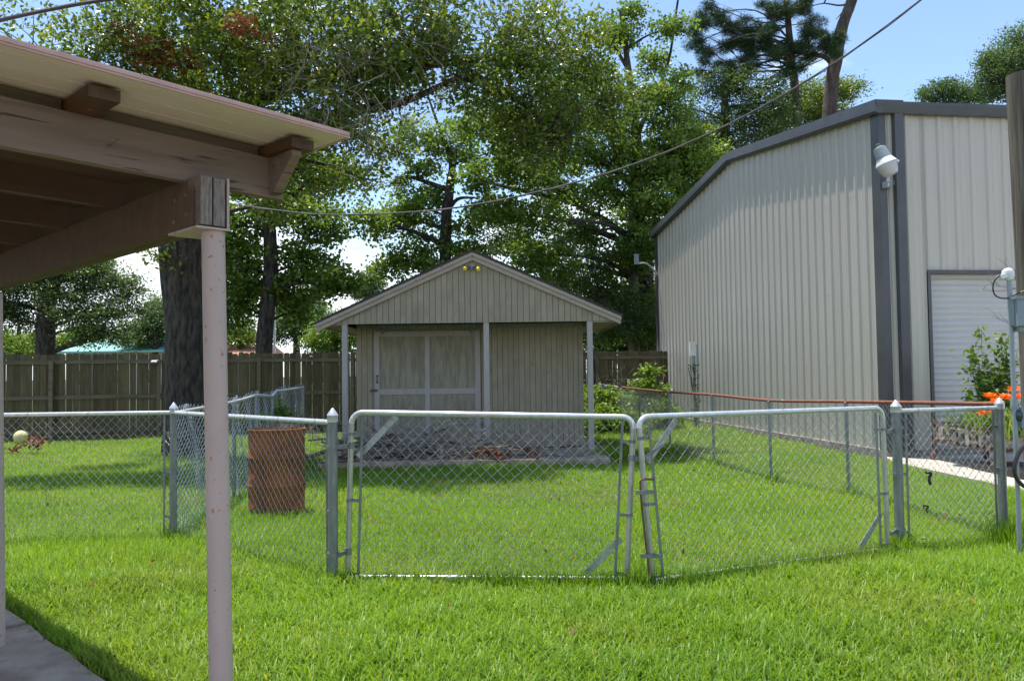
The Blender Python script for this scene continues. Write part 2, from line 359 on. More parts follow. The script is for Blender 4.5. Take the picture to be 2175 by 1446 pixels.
parts = []
parts.append(blades(175000, -3.8, 4.6, 2.6, 6.2, .100, .0078, True))
parts.append(blades(190000, -6.5, 6.4, 6.2, 9.5, .082, .0082, False))
parts.append(blades(230000, -10.5, 6.5, 9.5, 14.5, .07, .0095, False))
parts.append(blades(130000, -14, 6.5, 14.5, 20.5, .075, .013, False))
parts.append(blades(24000, -1, 6.5, 17.5, 25, .13, .016, False))
for cx, cy, r, n_, h in ((2.98, 15.2, .35, 900, .2), (4.4, 7.2, .22, 420, .24), (3.3, 6.95, .12, 160, .16), (4.1, 9.8, .12, 150, .14), (1.75, 14.4, .45, 800, .2),
                         (-1.36, 6.03, .1, 110, .14), (.95, 5.95, .15, 140, .13), (-3.3, 7.8, .12, 120, .13), (3.6, 11.2, .1, 120, .13), (3.27, 13.1, .12, 150, .14), (-2.62, 8.7, .36, 500, .12), (4.46, 6.95, .3, 300, .15)):
    parts.append(tuft(cx, cy, r, n_, h))
for i in range(46):
    q = .42+.58*i/45; parts.append(tuft(lerp(-1.26, .83, q), lerp(6.10, 5.94, q)-.07+random.gauss(0, .02), .09, 20, .105))
for i in range(60):
    q = i/59; parts.append(tuft(lerp(1.0, 3.18, q), lerp(5.93, 6.88, q)-.07+random.gauss(0, .02), .09, 20, .105))
off = 0; VV = []; FF = []; TT = []
for V, Fc, t in parts: VV.append(V); FF.append(Fc+off); TT.append(t); off += len(V)
go = link(npmesh('grass', np.concatenate(VV), np.concatenate(FF), M['grass'], np.concatenate(TT)), 'grass', kind='stuff')
go['label'] = 'bright green lawn grass covering the whole yard'; go['category'] = 'grass'

# ------------------------------------------------------------------ metal building
BM = thing('metal_building', 'large beige ribbed metal building with charcoal trim and white roll-up door at right', 'building', (6.38, 13.64, 0), radians(7.24))
GL = 12.62; EZ = 6.02; PZ = 6.86; EL = 7.0
def topz(y): return EZ+(PZ-EZ)*(1-abs(y-GL/2)/(GL/2))
core = MB()
core.prism([(.06, .12), (.06, EZ-.05), (GL/2, PZ-.05), (GL-.06, EZ-.05), (GL-.06, .12)], .06, .16, 'x')
part('wall_frame', core, M['dark'], BM)
part('foundation', MB().box((-.06, -.03, -.1), (EL, GL+.05, .13)), M['foundation'], BM)
def prof(u0, u1):            # ribbed sheet profile: (position, height off the wall)
    out = [(u0, 0)]; k = round(u0/.305)
    for i in range(3):
        c = u0+.1525+.305*i
        for a, h in ((-.052, 0), (-.024, .032), (.024, .032), (.052, 0)): out.append((c+a, h))
        if i < 2:
            for a in (.105, .20): out += [(c+a-.014, 0), (c+a, .005), (c+a+.014, 0)]
    out = [p for p in out if p[0] <= u1+1e-6]; out.append((u1, 0)); return out
def sheet(pr, zb, zt, axis):
    vs = []; n_ = len(pr); t = .004
    for layer in (0, 1):
        for zf in (0, 1):
            for (u, h) in pr:
                z = zb if zf == 0 else zt(u)
                o_ = -(h+(.0 if layer == 0 else -t))
                vs.append((o_, u, z) if axis == 'y' else (u, o_, z))
    f = []
    for i in range(n_-1):
        f.append((i, i+1, n_+i+1, n_+i)); f.append((2*n_+i, 3*n_+i, 3*n_+i+1, 2*n_+i+1))
        f.append((i, 2*n_+i, 2*n_+i+1, i+1)); f.append((n_+i, n_+i+1, 3*n_+i+1, 3*n_+i))
    f.append((0, n_, 3*n_, 2*n_)); f.append((n_-1, 3*n_-1, 4*n_-1, 2*n_-1))
    return MB().add(vs, f)
u = .02
while u < GL-.1:
    u1 = min(u+.915, GL-.02)
    pr = prof(u, u1)
    if u < GL/2 < u1:
        pr = sorted(pr+[(GL/2, 0.0)]) if all(abs(p[0]-GL/2) > .06 for p in pr) else pr
    part('wall_panel', sheet(pr, .12, lambda q: topz(q)-.03, 'y'), M['beige'], BM); u = u1+.0006
DX0, DX1, DZ = .83, 4.5, 3.12
u = .02; first = True
while u < EL-.1:
    u1 = min(u+.915, EL-.02)
    segs = [(u, u1, .12)]
    if u < DX0 < u1: segs = [(u, DX0-.05, .12), (DX0-.0495, u1, DZ+.06)]
    elif u >= DX0-.05 and u1 <= DX1: segs = [(u, u1, DZ+.06)]
    elif u < DX1 < u1: segs = [(u, DX1+.05, DZ+.06), (DX1+.0505, u1, .12)]
    for a, b, zb in segs:
        if b-a < .02: continue
        pr = [p for p in prof(u, u1) if a < p[0] < b]; pr = [(a, 0)]+pr+[(b, 0)]
        part('wall_panel', sheet(pr, zb, lambda q: EZ-.02, 'x'), M['beige'], BM)
    u = u1+.0006
sm = MB()
for z in (.35, 1.58, 2.95, 4.65, 5.7):
    for i in range(41):
        for dd in ((.1525+.08,) if i % 3 else (.1525+.08, .03)):
            y = .02+i*.305+dd
            if y < GL-.2 and z < topz(y)-.3: sm.add([(-.0, y-.010, z-.010), (-.0, y+.010, z-.010), (0, y+.010, z+.010), (0, y-.010, z+.010), (-.012, y, z)], [(0, 1, 4), (1, 2, 4), (2, 3, 4), (3, 0, 4)])
    for i in range(22):
        x = .02+i*.305+.2325
        if z > DZ+.2 or x < DX0-.1 or x > DX1+.1: sm.add([(x-.007, 0, z-.007), (x+.007, 0, z-.007), (x+.007, 0, z+.007), (x-.007, 0, z+.007), (x, -.012, z)], [(0, 1, 4), (1, 2, 4), (2, 3, 4), (3, 0, 4)])
part('screw_heads', sm, M['sidingtrim'], BM, kind='stuff')
# trims
tr = MB().box((-.05, -.05, .1), (-.036, .20, EZ-.02)).box((-.036, -.05, .1), (.075, -.036, EZ-.02)); part('corner_trim', tr, M['dark'], BM)
part('corner_trim', MB().box((-.05, GL-.14, .1), (-.036, GL+.05, EZ)).box((-.036, GL+.036, .1), (.1, GL+.05, EZ)), M['dark'], BM)
def rake(ya, yb):
    za, zb = topz(ya), topz(yb)
    m = MB(); dz = .06
    v = []
    for (y, z) in ((ya, za), (yb, zb)):
        v += [(-.15, y, z-.13), (-.02, y, z-.13), (-.02, y, z+dz-.02), (.35, y, z+dz-.02), (.35, y, z+dz+.04), (-.17, y, z+dz+.04), (-.17, y, z-.10)]
    k = 7
    return m.add(v, [tuple(range(k)), tuple(range(2*k-1, k-1, -1))]+[(i, (i+1) % k, (i+1) % k+k, i+k) for i in range(k)])
part('rake_trim', rake(-.16, GL/2-.004), M['dark'], BM); part('rake_trim', rake(GL/2+.004, GL+.16), M['dark'], BM)
part('gutter', MB().prism([(-.02, EZ-.14), (-.14, EZ-.14), (-.17, EZ+.0), (-.17, EZ+.05), (-.02, EZ+.05)], -.15, EL, 'x'), M['dark'], BM)
roof = MB()
for a, b in ((-.02, GL/2-.003), (GL/2+.003, GL+.1)):
    v = []
    for y in (a, b):
        for x in (.36, EL+.1): v += [(x, y, topz(y)+.03), (x, y, topz(y)+.09)]
    roof.add(v, [(0, 1, 3, 2), (4, 6, 7, 5), (0, 4, 5, 1), (2, 3, 7, 6), (0, 2, 6, 4), (1, 5, 7, 3)])
part('roof', roof, M['beige'], BM)
part('end_wall', MB().prism([(.1, .12), (.1, EZ), (GL/2, PZ-.03), (GL-.1, EZ), (GL-.1, .12)], EL, EL+.1, 'x'), M['beige'], BM)
part('back_wall', MB().box((.2, GL-.08, .12), (EL, GL-.02, EZ)), M['beige'], BM)
part('downspout', MB().box((.20, -.13, .16), (.36, -.036, EZ-.14)).box((.205, -.30, .10), (.355, -.036, .155)), M['dark'], BM)
part('door_trim', MB().box((DX0-.06, -.05, .03), (DX0-.002, -.034, DZ+.08)).box((DX0-.02, -.034, .03), (DX0-.002, .16, DZ+.02)), M['dark'], BM)
part('door_trim', MB().box((DX0-.002, -.05, DZ+.022), (DX1, -.034, DZ+.08)).box((DX0-.002, -.034, DZ+.022), (DX1, .16, DZ+.04)), M['dark'], BM)
dr = part('roll_up_door', MB().box((DX0, .135, .03), (DX1, .15, DZ+.02)), M['rollup'], BM)
sl_ = MB(); ph = .105; kk = 7
vs = []
for x in (DX0, DX1):
    for i in range(kk+1):
        t = i/kk; vs.append((x, .13-.022*sin(pi*min(1, t*1.2))**.6 if t < .83 else .13, ph*t))
    vs += [(x, .134, ph), (x, .134, 0)]
q = kk+3
sl_.add(vs, [tuple(range(q)), tuple(range(2*q-1, q-1, -1))]+[(i, i+q, (i+1) % q+q, (i+1) % q) for i in range(q)])
slm = sl_.mesh('slat', M['rollup'])
for i in range(29): link(slm, 'slat', dr, (0, 0, .04+i*ph))

# ------------------------------------------------------------------ shed
SX0, SX1, SY = -3.03, 1.435, 14.3
FZ = .075
SH = thing('garden_shed', 'taupe gable shed with open porch and sliding barn door behind the gates', 'shed', (-.80, SY, 0))
def pw(name, mb, m, **k): return part(name, mb, m, SH, world=True, **k)
pw('floor_slab', MB().prism([(-3.28, 13.42), (1.62, 13.42), (1.62, 18.3), (-3.28, 18.3)], -.1, FZ, 'z'), M['concrete'])
HB = 2.43; WY = 15.5
APX = -.69; APZ = 3.675; EVZ = 2.505; EXL = -3.47; EXR = 1.93
def rz_(x): return APZ-(APZ-EVZ)*abs(x-APX)/(EXR-APX)       # underside line of the roof deck at the front
# gable boards
x = SX0; wd = .1045
while x < SX1-.01:
    x1 = min(x+wd, SX1); g = .0036
    pts_ = [(x+g, HB), (x1-g, HB), (x1-g, rz_(x1)-.13)] + ([(APX, rz_(APX)-.13)] if x+.01 < APX < x1-.01 else []) + [(x+g, rz_(x)-.13)]
    pw('siding_board', MB().prism(pts_, SY-.06, SY-.045), M['siding']); x = x1
pw('gable_backing', MB().prism([(SX0, HB+.004), (SX1, HB+.004), (SX1, rz_(SX1)-.1), (APX, rz_(APX)-.1), (SX0, rz_(SX0)-.1)], SY-.047, SY-.035), M['brownwood'])
pw('header_beam', MB().box((SX0+.002, SY-.03, HB+.01), (SX1-.002, SY+.06, HB+.18)), M['sidingtrim'])
# eave returns (little boxed ends)
for sx, xe in ((SX0, EXL), (SX1, EXR)):
    a, b = sorted((sx, xe)); nb = 4
    for i in range(nb):
        p0 = a+(b-a)*i/nb; p1 = a+(b-a)*(i+1)/nb; zz0 = max(rz_(p0)-.13, HB+.005); zz1 = max(rz_(p1)-.13, HB+.005)
        if zz0 > HB+.01 or zz1 > HB+.01: pw('siding_board', MB().prism([(p0+.003, HB-.0), (p1-.003, HB-.0), (p1-.003, zz1), (p0+.003, zz0)], SY-.075, SY-.06), M['siding'])
for sgn, sx, xe in ((-1, SX0, EXL), (1, SX1, EXR)):
    a, b = sorted((sx, xe)); pw('soffit', MB().box((a, SY-.058, HB-.02), (b, 18.1, HB-.004)), M['siding'])
pw('porch_ceiling', MB().box((SX0+.004, SY+.065, HB+.06), (SX1-.004, WY, HB+.075)), M['brownwood'])
# roof
def slope(sg, y0, y1, zo, th, xo=0, m='shingle', nm='roof_slope', inner=0):
    xe = (EXL-xo) if sg < 0 else (EXR+xo)
    sl = (APZ-EVZ)/(EXR-APX)
    def zz(x): return APZ-sl*abs(x-APX)+zo
    xi = APX+sg*inner
    pol = [(xi, zz(xi)), (xe, zz(xe)), (xe, zz(xe)+th), (xi, zz(xi)+th)]
    return MB().prism(pol, y0, y1)
for sg in (-1, 1):
    rs = pw('roof_slope', slope(sg, SY-.16, 18.3, .012, .03, .03, inner=.002), M['shingle'])
    for k in range(16):
        sl = (APZ-EVZ)/(EXR-APX); d0 = 2.68-k*.175
        if d0 < .1: break
        xa, xb = APX+sg*d0, APX+sg*(d0-.185)
        za = APZ-sl*d0+.046; zb = APZ-sl*(d0-.185)+.044
        part('shingle_course', MB().prism([(xa, za), (xb, zb), (xb, zb+.006), (xa, za+.012)], SY-.165, 18.3), M['shingle'], rs, world=True)
    pw('fascia_board', slope(sg, SY-.12, SY-.085, -.135, .14, .0, inner=.002), M['fascia'])
    pw('fascia_board', slope(sg, SY-.15, SY-.121, -.055, .06, .015, inner=.002), M['fascia'])
    xe = EXL if sg < 0 else EXR
    pw('fascia_board', MB().box((xe-.012, SY-.08, EVZ-.12), (xe+.012, 18.28, EVZ)), M['fascia'])
# posts
for px in (SX0+.045, -.458, SX1-.045):
    po = pw('porch_post', MB().box((px-.048, SY-.044, FZ), (px+.048, SY+.05, HB+.008 if px != SX1-.045 else HB+.005)), M['sidingtrim'])
    part('post_bracket', MB().box((px-.052, SY-.046, FZ), (px+.052, SY-.0445, FZ+.06)).box((px-.052, SY+.0505, FZ), (px+.052, SY+.052, FZ+.06)), M['galv'], po, world=True)
# wall
WX0, WX1 = -3.02, 1.37
x = WX0
while x < WX1-.12:
    x1 = min(x+.105, WX1-.09); 
    pw('siding_board', MB().box((x+.0036, WY, FZ+.02), (x1-.0036, WY+.016, HB+.06)), M['siding']); x = x1
pw('wall_backing', MB().box((WX0, WY+.012, FZ+.02), (WX1-.092, WY+.03, HB+.06)), M['brownwood'])
pw('corner_board', MB().box((WX1-.09, WY-.012, FZ), (WX1, WY+.02, HB+.05)), M['siding'])
pw('side_wall', MB().box((WX1-.04, WY+.021, FZ), (WX1-.012, 18.1, HB+.05)), M['siding'])
pw('side_wall', MB().box((WX0+.0, WY+.031, FZ), (WX0+.03, 18.1, HB+.05)), M['siding'])
pw('back_wall', MB().prism([(WX0+.031, FZ), (WX1-.041, FZ), (WX1-.041, HB+.05), (APX, rz_(APX)-.1), (WX0+.031, HB+.05)], 18.1, 18.13), M['siding'])
pw('sill_block', MB().box((1.02, WY-.06, FZ), (1.28, WY-.006, FZ+.05)), M['brownwood'])
pw('door_track', MB().box((-2.75, WY-.075, 2.40), (1.25, WY-.03, 2.475)).box((-2.75, WY-.03, 2.415), (1.25, WY-.001, 2.46)), M['galv'])
# sliding door
DA, DB, DT = -2.66, -.62, 2.355
door = pw('sliding_door', MB().box((DA+.01, WY-.045, FZ+.03), (DB-.01, WY-.026, DT-.01)), M['plywood'])
def dp(name, mb, m, **k): return part(name, mb, m, door, world=True, **k)
fy0, fy1 = WY-.066, WY-.0455
st = .10; midx = (DA+DB)/2; rail_z = 1.19
for a in (DA, midx-.048, DB-st): dp('stile', MB().box((a, fy0, FZ+.02), (a+(st if a != midx-.048 else .096), fy1, DT)), M['sidingtrim'])
for za, zb in ((DT-.10, DT-.001), (rail_z-.055, rail_z+.055), (FZ+.021, FZ+.13)):
    for a, b in ((DA+st+.001, midx-.0485), (midx+.0485, DB-st-.001)):
        dp('door_rail', MB().box((a, fy0+.001, za), (b, fy1, zb)), M['sidingtrim'])
for a, b in ((DA+st, midx-.048), (midx+.048, DB-st)):
    for za, zb in ((FZ+.13, rail_z-.055), (rail_z+.055, DT-.1)):
        dp('door_panel', MB().box((a+.006, WY-.049, za+.006), (b-.006, WY-.0452, zb-.006)), M['plywood'])
dp('door_handle', MB().box((DA+.035, fy0-.012, 1.36), (DA+.075, fy0-.001, 1.385)).box((DA+.035, fy0-.012, 1.49), (DA+.075, fy0-.001, 1.515)).tube([(DA+.055, fy0-.012, 1.38), (DA+.055, fy0-.035, 1.40), (DA+.055, fy0-.035, 1.48), (DA+.055, fy0-.012, 1.50)], .009, 6), M['blackmetal'])
dp('hasp', MB().box((DA-.08, fy0-.008, 1.195), (DA+.06, fy0-.001, 1.245)).tube([(DA-.02, fy0-.02, 1.22), (DA-.02, fy0-.001, 1.22)], .014, 8), M['rustmetal'])
for hx in (DA+.16, DB-.16):
    dp('roller_hanger', MB().box((hx-.045, fy0-.008, DT-.03), (hx+.045, fy0-.001, DT-.01)).box((hx-.014, fy0-.008, DT-.08), (hx+.014, fy0-.0005, DT+.05)).lathe([(.012, 0), (.03, .004), (.03, .016), (.012, .02)], 12, (0, 0, 0), Matrix.Translation((hx, fy0-.01, DT+.035)) @ Matrix.Rotation(pi/2, 4, 'X')), M['galv'])
# flood light under the ridge
fl = thing('flood_light', 'twin flood light with two yellow bulbs under the shed ridge', 'light', (-.70, SY-.061, 3.42))
part('junction_box', MB().lathe([(.02, 0), (.055, .002), (.055, .03), (.02, .035)], 12, T=Matrix.Rotation(pi/2, 4, 'X')), M['galv'], fl)
for sx, dz in ((-1, -.02), (1, -.07)):
    ax = Vector((sx*.8, -1, -.35+dz*2)).normalized(); T = ax.to_track_quat('Z', 'Y').to_matrix().to_4x4(); T.translation = Vector((sx*.03, -.03, 0))
    h = part('lamp_holder', MB().lathe([(.02, 0), (.028, .02), (.030, .09), (.036, .10)], 12, T=T), M['galv'], fl, smooth=True)
    part('bulb', MB().lathe([(.012, .098), (.022, .106), (.036, .13), (.041, .148), (.034, .166), (.014, .174)], 14, T=T), M['yellow'], h, smooth=True)

# brush pile on the porch slab
bp = thing('brush_pile', 'heap of cut grey branches and twigs in front of the shed door', 'brush pile', (-1.1, 13.95, FZ))
def wander(p, d, L_, n_, bend=.25, drop=0):
    pts = [Vector(p)]; d = Vector(d).normalized()
    for i in range(n_):
        d = (d+Vector((random.gauss(0, bend), random.gauss(0, bend), random.gauss(0, bend)-drop))).normalized(); pts.append(pts[-1]+d*L_/n_)
    return pts
rs_ = random.Random(3)
for i in range(34):
    x = rs_.uniform(-3.0, -.5); y = rs_.uniform(13.6, 14.15); a = rs_.gauss(0, .45)+(pi if rs_.random() < .5 else 0)
    Ln = rs_.uniform(.6, 1.3); r = rs_.uniform(.018, .055)
    z = FZ+r+rs_.uniform(0, .38)*(1-abs(x+1.8)/1.8)
    pts = wander((x, y, z), (cos(a), sin(a)*.5, rs_.uniform(-.05, .12)), Ln, 5, .12)
    for q_ in pts: q_.z = max(q_.z, FZ+r*.8)
    part('branch', MB().tube(pts, [r*(1-.12*k) for k in range(len(pts))], 7, wob=.12), M['brush'], bp, world=True, smooth=True)
for i in range(7):
    x = rs_.uniform(-3.3, -2.4) if i < 3 else rs_.uniform(-2.6, -1.2)
    pts = [(x, 13.75+rs_.uniform(-.1, .25), FZ+.07), (x+.35, 13.8, FZ+.10+rs_.uniform(0, .1)), (x+.75, 13.85, FZ+.08)]
    part('log', MB().tube(spline(pts, 3), rs_.uniform(.06, .085), 9, wob=.08), M['brush'], bp, world=True, smooth=True)
tw = MB()
def twigfan(mb, p, d, L_, r, depth, seg=5):
    pts = wander(p, d, L_, seg, .22)
    for q_ in pts:
        if q_.z < FZ+.01 and q_.y > 13 and q_.y < 15: q_.z = FZ+.01+random.random()*.03
    mb.tube(pts, [r*(1-.7*i/seg) for i in range(seg+1)], 4 if r > .006 else 3, cap=False)
    if depth > 0:
        for k in range(random.randint(2, 3)):
            i = random.randint(1, seg); dd = (pts[i]-pts[i-1]).normalized()+Vector([random.gauss(0, .7) for _ in range(3)])
            twigfan(mb, pts[i], dd, L_*.6, r*.55, depth-1, 4)
for i in range(170):
    x = random.gauss(-1.3, 1.0); x = max(-3.1, min(.9, x)); a = random.gauss(0, .6)+(pi if random.random() < .5 else 0)
    twigfan(tw, (x, random.uniform(13.6, 14.2), FZ+random.uniform(.01, .32)*(1 if x < .1 else .5)), (cos(a), sin(a)*.5, random.uniform(-.1, .35)), random.uniform(.35, .9), random.uniform(.007, .016), 2)
for x, z in ((-1.75, .75), (-1.55, .5), (-.05, .6), (.25, .4)):
    twigfan(tw, (x, 14.0, FZ+.1), (random.gauss(0, .25), 0, 1), z, .011, 2)
part('twig_tangle', tw, M['twig'], bp, world=True, kind='stuff')

# ------------------------------------------------------------------ leaf clouds
def leafcloud(C, size, wr=.5, up=.6, droop=.15, fold=.12, radial=None, tint0=.4, tsd=.18, ctint=None):
    n = len(C); nrm = rng.normal(size=(n, 3)); nrm[:, 2] += up*1.6; nrm /= np.linalg.norm(nrm, axis=1)[:, None]
    d = rng.normal(size=(n, 3)) if radial is None else radial+rng.normal(size=(n, 3))*.25
    d[:, 2] -= droop; d -= nrm*(d*nrm).sum(1)[:, None]; d /= np.linalg.norm(d, axis=1)[:, None]+1e-9
    s = np.cross(nrm, d); Ls = (size*(.65+.6*rng.random(n)))[:, None]; W_ = Ls*wr/2
    v = np.stack([C, C+d*Ls*.5+s*W_+nrm*Ls*fold, C+d*Ls, C+d*Ls*.5-s*W_+nrm*Ls*fold], 1).reshape(-1, 3)
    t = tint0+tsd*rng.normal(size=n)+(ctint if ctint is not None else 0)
    return v, np.arange(n*4).reshape(-1, 4), t
def clumps(lobes, leaves, cr, dens=1.0, flat=.75):
    cen = []; rad = []; ct = []; lob = []
    for k, (c, r, nc) in enumerate(lobes):
        nc = max(3, int(nc*dens))
        d = rng.normal(size=(nc, 3)); d /= np.linalg.norm(d, axis=1)[:, None]; q = rng.random(nc)**.42
        p = np.array(c)+d*(q*r)[:, None]*np.array([1, 1, flat]); cen.append(p); lob += [k]*nc
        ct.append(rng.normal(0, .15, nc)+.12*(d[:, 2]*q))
    cen = np.concatenate(cen); ct = np.concatenate(ct); nC = len(cen)
    m = rng.poisson(leaves, nC).clip(4)
    idx = np.repeat(np.arange(nC), m); n = len(idx)
    sp = cr*(.7+.6*rng.random(nC))
    o = rng.normal(size=(n, 3))*np.array([1, 1, .55])*sp[idx][:, None]*.55
    return cen[idx]+o, ct[idx], cen, lob, o
def tree(name, label, trunk, lobes, leafm, barkm='bark', leaves=55, size=.08, cr=.3, limbs=True, wr=.5, group='trees beyond the yard', dens=1.0, needles=False, cat='tree', extra=(), twigs=True, limb_r=.4, attach=None, tint0=.4, up=.6, seg=14):
    tp = [Vector(t[0]) for t in trunk]; tr_ = [t[1] for t in trunk]
    root = thing(name, label, cat, (tp[0].x, tp[0].y, 0), 0, group)
    sp = spline(tp, 6); rr = []
    for i in range(len(sp)):
        t = i/6; a = min(int(t), len(tr_)-2); rr.append(lerp(tr_[a], tr_[a+1], t-a) if a+1 < len(tr_) else tr_[-1])
    tb = MB().tube(sp, rr, seg, wob=.05)
    part('trunk', tb, M[barkm], root, world=True, smooth=True)
    for (pts, r0, r1) in extra:
        s2 = spline(pts, 6); k = len(s2)
        part('limb', MB().tube(s2, [lerp(r0, r1, i/(k-1)) for i in range(k)], 8, wob=.06), M[barkm], root, world=True, smooth=True)
    cands = [p for p in sp if p.z > sp[-1].z*(.35 if attach is None else attach)]
    twm = MB(); ends = []
    for (pts, r0, r1) in extra: cands += spline(pts, 3)[2:]
    for (c, r, nc) in lobes:
        c = Vector(c)
        best = min(cands, key=lambda p: (p-c).length+2.0*max(0, p.z-c.z+.2)+(random.uniform(0, 1.5) if needles else 0))
        dist = (best-c).length
        if limbs and dist > .3:
            mid = best.lerp(c, .5)+Vector((random.gauss(0, .08), random.gauss(0, .08), .06 if not needles else random.uniform(-.25, .2)))*dist
            s2 = spline([best, mid, c], 5); r0 = min(.03+.016*dist, .16)*limb_r/.4*(1 if needles is False else .7); k = len(s2)
            part('limb', MB().tube(s2, [lerp(r0, .012, i/(k-1)) for i in range(k)], 7, wob=.08), M[barkm], root, world=True, smooth=True)
            ends.append(s2)
        else: ends.append([best, c])
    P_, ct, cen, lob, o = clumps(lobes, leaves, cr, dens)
    if needles:
        rad = o/np.maximum(np.linalg.norm(o, axis=1)[:, None], 1e-6)
        V, Fc, t = leafcloud(P_*1.0-o*.7, size, wr, 0, -.05, 0, rad*2.2, .4, .2, ct)
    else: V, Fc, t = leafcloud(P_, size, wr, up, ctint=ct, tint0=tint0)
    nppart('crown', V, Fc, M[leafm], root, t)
    if twigs:
        for i in range(0, len(cen), 2):
            e = ends[lob[i]]; a = e[min(len(e)-1, random.randint(len(e)//2, len(e)-1))]; b = Vector(cen[i])
            m_ = a.lerp(b, .5)+Vector((0, 0, .05)); twm.tube([a, m_, b], [.014, .009, .004], 3, cap=False)
        if twm.v: part('twig_tangle', twm, M['twig' if leafm == 'oakleaf' else barkm], root, world=True, kind='stuff')
    return root
def LB(lst, n_per=90):
    out = []
    for t in lst:
        px, py, Y, r = t[:4]; k = t[4] if len(t) > 4 else 1
        out.append((tuple(P(px, py, Y)), r, int(n_per*r*r*k)))
    return out

# 1. the big live oak over the yard
lob = LB([(60, 110, 13, .95, .6), (30, 200, 13, .8, .8), (150, 175, 13, .8, .75), (260, 60, 13, 1.0), (330, 170, 13.5, 1.0), (430, 60, 12.7, 1.1), (480, 220, 14, 1.1), (600, 90, 13, 1.15),
          (640, 250, 14, .95), (730, 190, 13, .95), (770, 300, 14.6, .8), (790, 60, 12.7, 1.15), (815, 200, 14, .7, .8), (930, 50, 13, .95), (1010, 165, 13.6, .8), (1070, 80, 14, 1.1),
          (1110, 210, 14.4, 1.0), (1190, 110, 15, 1.0), (1160, 310, 15.2, .85), (1230, 230, 15.6, .95), (1300, 200, 16, .8, .8), (560, 330, 15, .9), (690, 390, 15.5, .6, .8), (790, 385, 15.5, .45, .8),
          (600, 430, 16, .6, .8), (180, 250, 14.5, .7), (1250, 120, 15.5, .7, .8), (1090, 280, 15, .6, .8), (345, 545, 15.5, .22, 2), (870, 130, 13.5, .8), (530, 150, 15, 1.2),
          (520, -130, 13, 1.3, .3), (820, -140, 13, 1.3, .3), (300, 0, 17, 1.4, .3), (700, 0, 17, 1.6, .3)], 50)
b1 = P(398, 870, 16); 
tree('live_oak', 'huge live oak with thick dark trunk and canopy spreading over the yard', [((b1.x+.02, 16, -.05), .50), ((b1.x, 16, .6), .44), ((b1.x-.02, 16, 2.4), .40), ((b1.x-.1, 15.9, 4.3), .42), ((b1.x+.1, 15.6, 6.0), .33), ((b1.x+.5, 15.2, 8.2), .22)],
     lob, 'oakleaf', 'bark', 50, .108, .34, group=None, limb_r=.36, attach=.42, seg=26,
     extra=[([P(420, 430, 15.9), P(560, 330, 15), P(700, 250, 14), P(860, 215, 13.6), P(1000, 150, 13.4)], .20, .03), ([P(400, 300, 15.6), P(600, 190, 14.5), P(800, 150, 13.5), P(1100, 120, 14)], .2, .04),
            ([P(400, 300, 15.6), P(300, 200, 14), P(150, 150, 13)], .16, .03), ([P(1000, 150, 13.4), P(1120, 230, 14.4), P(1200, 300, 15)], .04, .015)])
# dead grey twigs hanging in the oak, and its scorched leaves
dt = thing('dead_branch', 'tangle of bare grey dead twigs hanging in the oak above the shelter roof', 'branch', tuple(P(720, 150, 12.9)))
m = MB()
for px, py, dx, dz, l_, r in ((800, 130, -1, -.5, 1.1, .02), (700, 110, -.6, -.9, 1.0, .018), (640, 120, .9, -.3, .9, .016), (760, 200, .2, -1, 1.0, .014), (700, 230, .5, -.8, .9, .014), (830, 170, .4, -1, 1.1, .012), (600, 180, .8, -.5, .8, .012),
                              (660, 100, -.8, .1, .8, .012), (850, 110, .9, -.2, 1.2, .014), (780, 240, -.2, -1, .8, .012), (900, 150, .6, -1, 1.0, .01), (730, 150, .8, -.2, 1, .014), (680, 180, -.3, -1, .8, .01), (1010, 60, .9, .2, .9, .014), (830, 60, 1, .1, 1.0, .012)):
    for _ in range(3): twigfan(m, P(px+random.uniform(-35, 35), py+random.uniform(-35, 35), 12.3+random.uniform(-.3, .3)), (dx+random.gauss(0, .3), random.gauss(0, .3), dz+random.gauss(0, .3)), l_*.9, r*.55, 3, 7)
part('twig_tangle', m, M['twig'], dt, world=True, kind='stuff')
P_, ct, cen, _, _ = clumps([(tuple(P(320, 115, 12.6)), .42, 26), (tuple(P(385, 120, 12.6)), .3, 16), (tuple(P(515, 60, 11.8)), .32, 12), (tuple(P(270, 60, 12.6)), .2, 5)], 26, .13)
V, Fc, t = leafcloud(P_, .08, .5); dl = thing('dead_leaf_spray', 'reddish brown dead leaves hanging in the oak canopy at upper left', 'leaves', tuple(P(320, 115, 12.6)))
nppart('dead_leaves', V, Fc, M['deadleaf'], dl, t)

# 2. sweetgum behind the fence at left of the shed
c = P(560, 745, 24)
tree('sweetgum_tree', 'bright green tree with dark slim trunk just behind the fence left of the shed', [((c.x-.05, 24, 0), .30), ((c.x, 24, 2.2), .25), (tuple(P(575, 560, 24)), .21), (tuple(P(572, 440, 24)), .17), (tuple(P(600, 330, 24)), .1)],
     LB([(500, 480, 24, 1.1), (600, 410, 24.5, 1.2), (680, 470, 24, 1.0), (520, 570, 24.3, 1.2), (650, 560, 24.5, .9), (700, 600, 24, .75), (500, 650, 24.5, 1.1), (620, 620, 24.5, .8), (640, 350, 25, 1.2), (710, 370, 25, .8), (540, 380, 25, 1.2), (700, 600, 24, .5), (730, 600, 24, .35, 2), (455, 560, 25, 1.0), (640, 660, 25.5, .6)], 42),
     'gumleaf', 'bark', 55, .13, .38, wr=.85, attach=.3, extra=[([P(578, 480, 24), P(610, 470, 23.8), P(645, 495, 23.7)], .05, .02)])
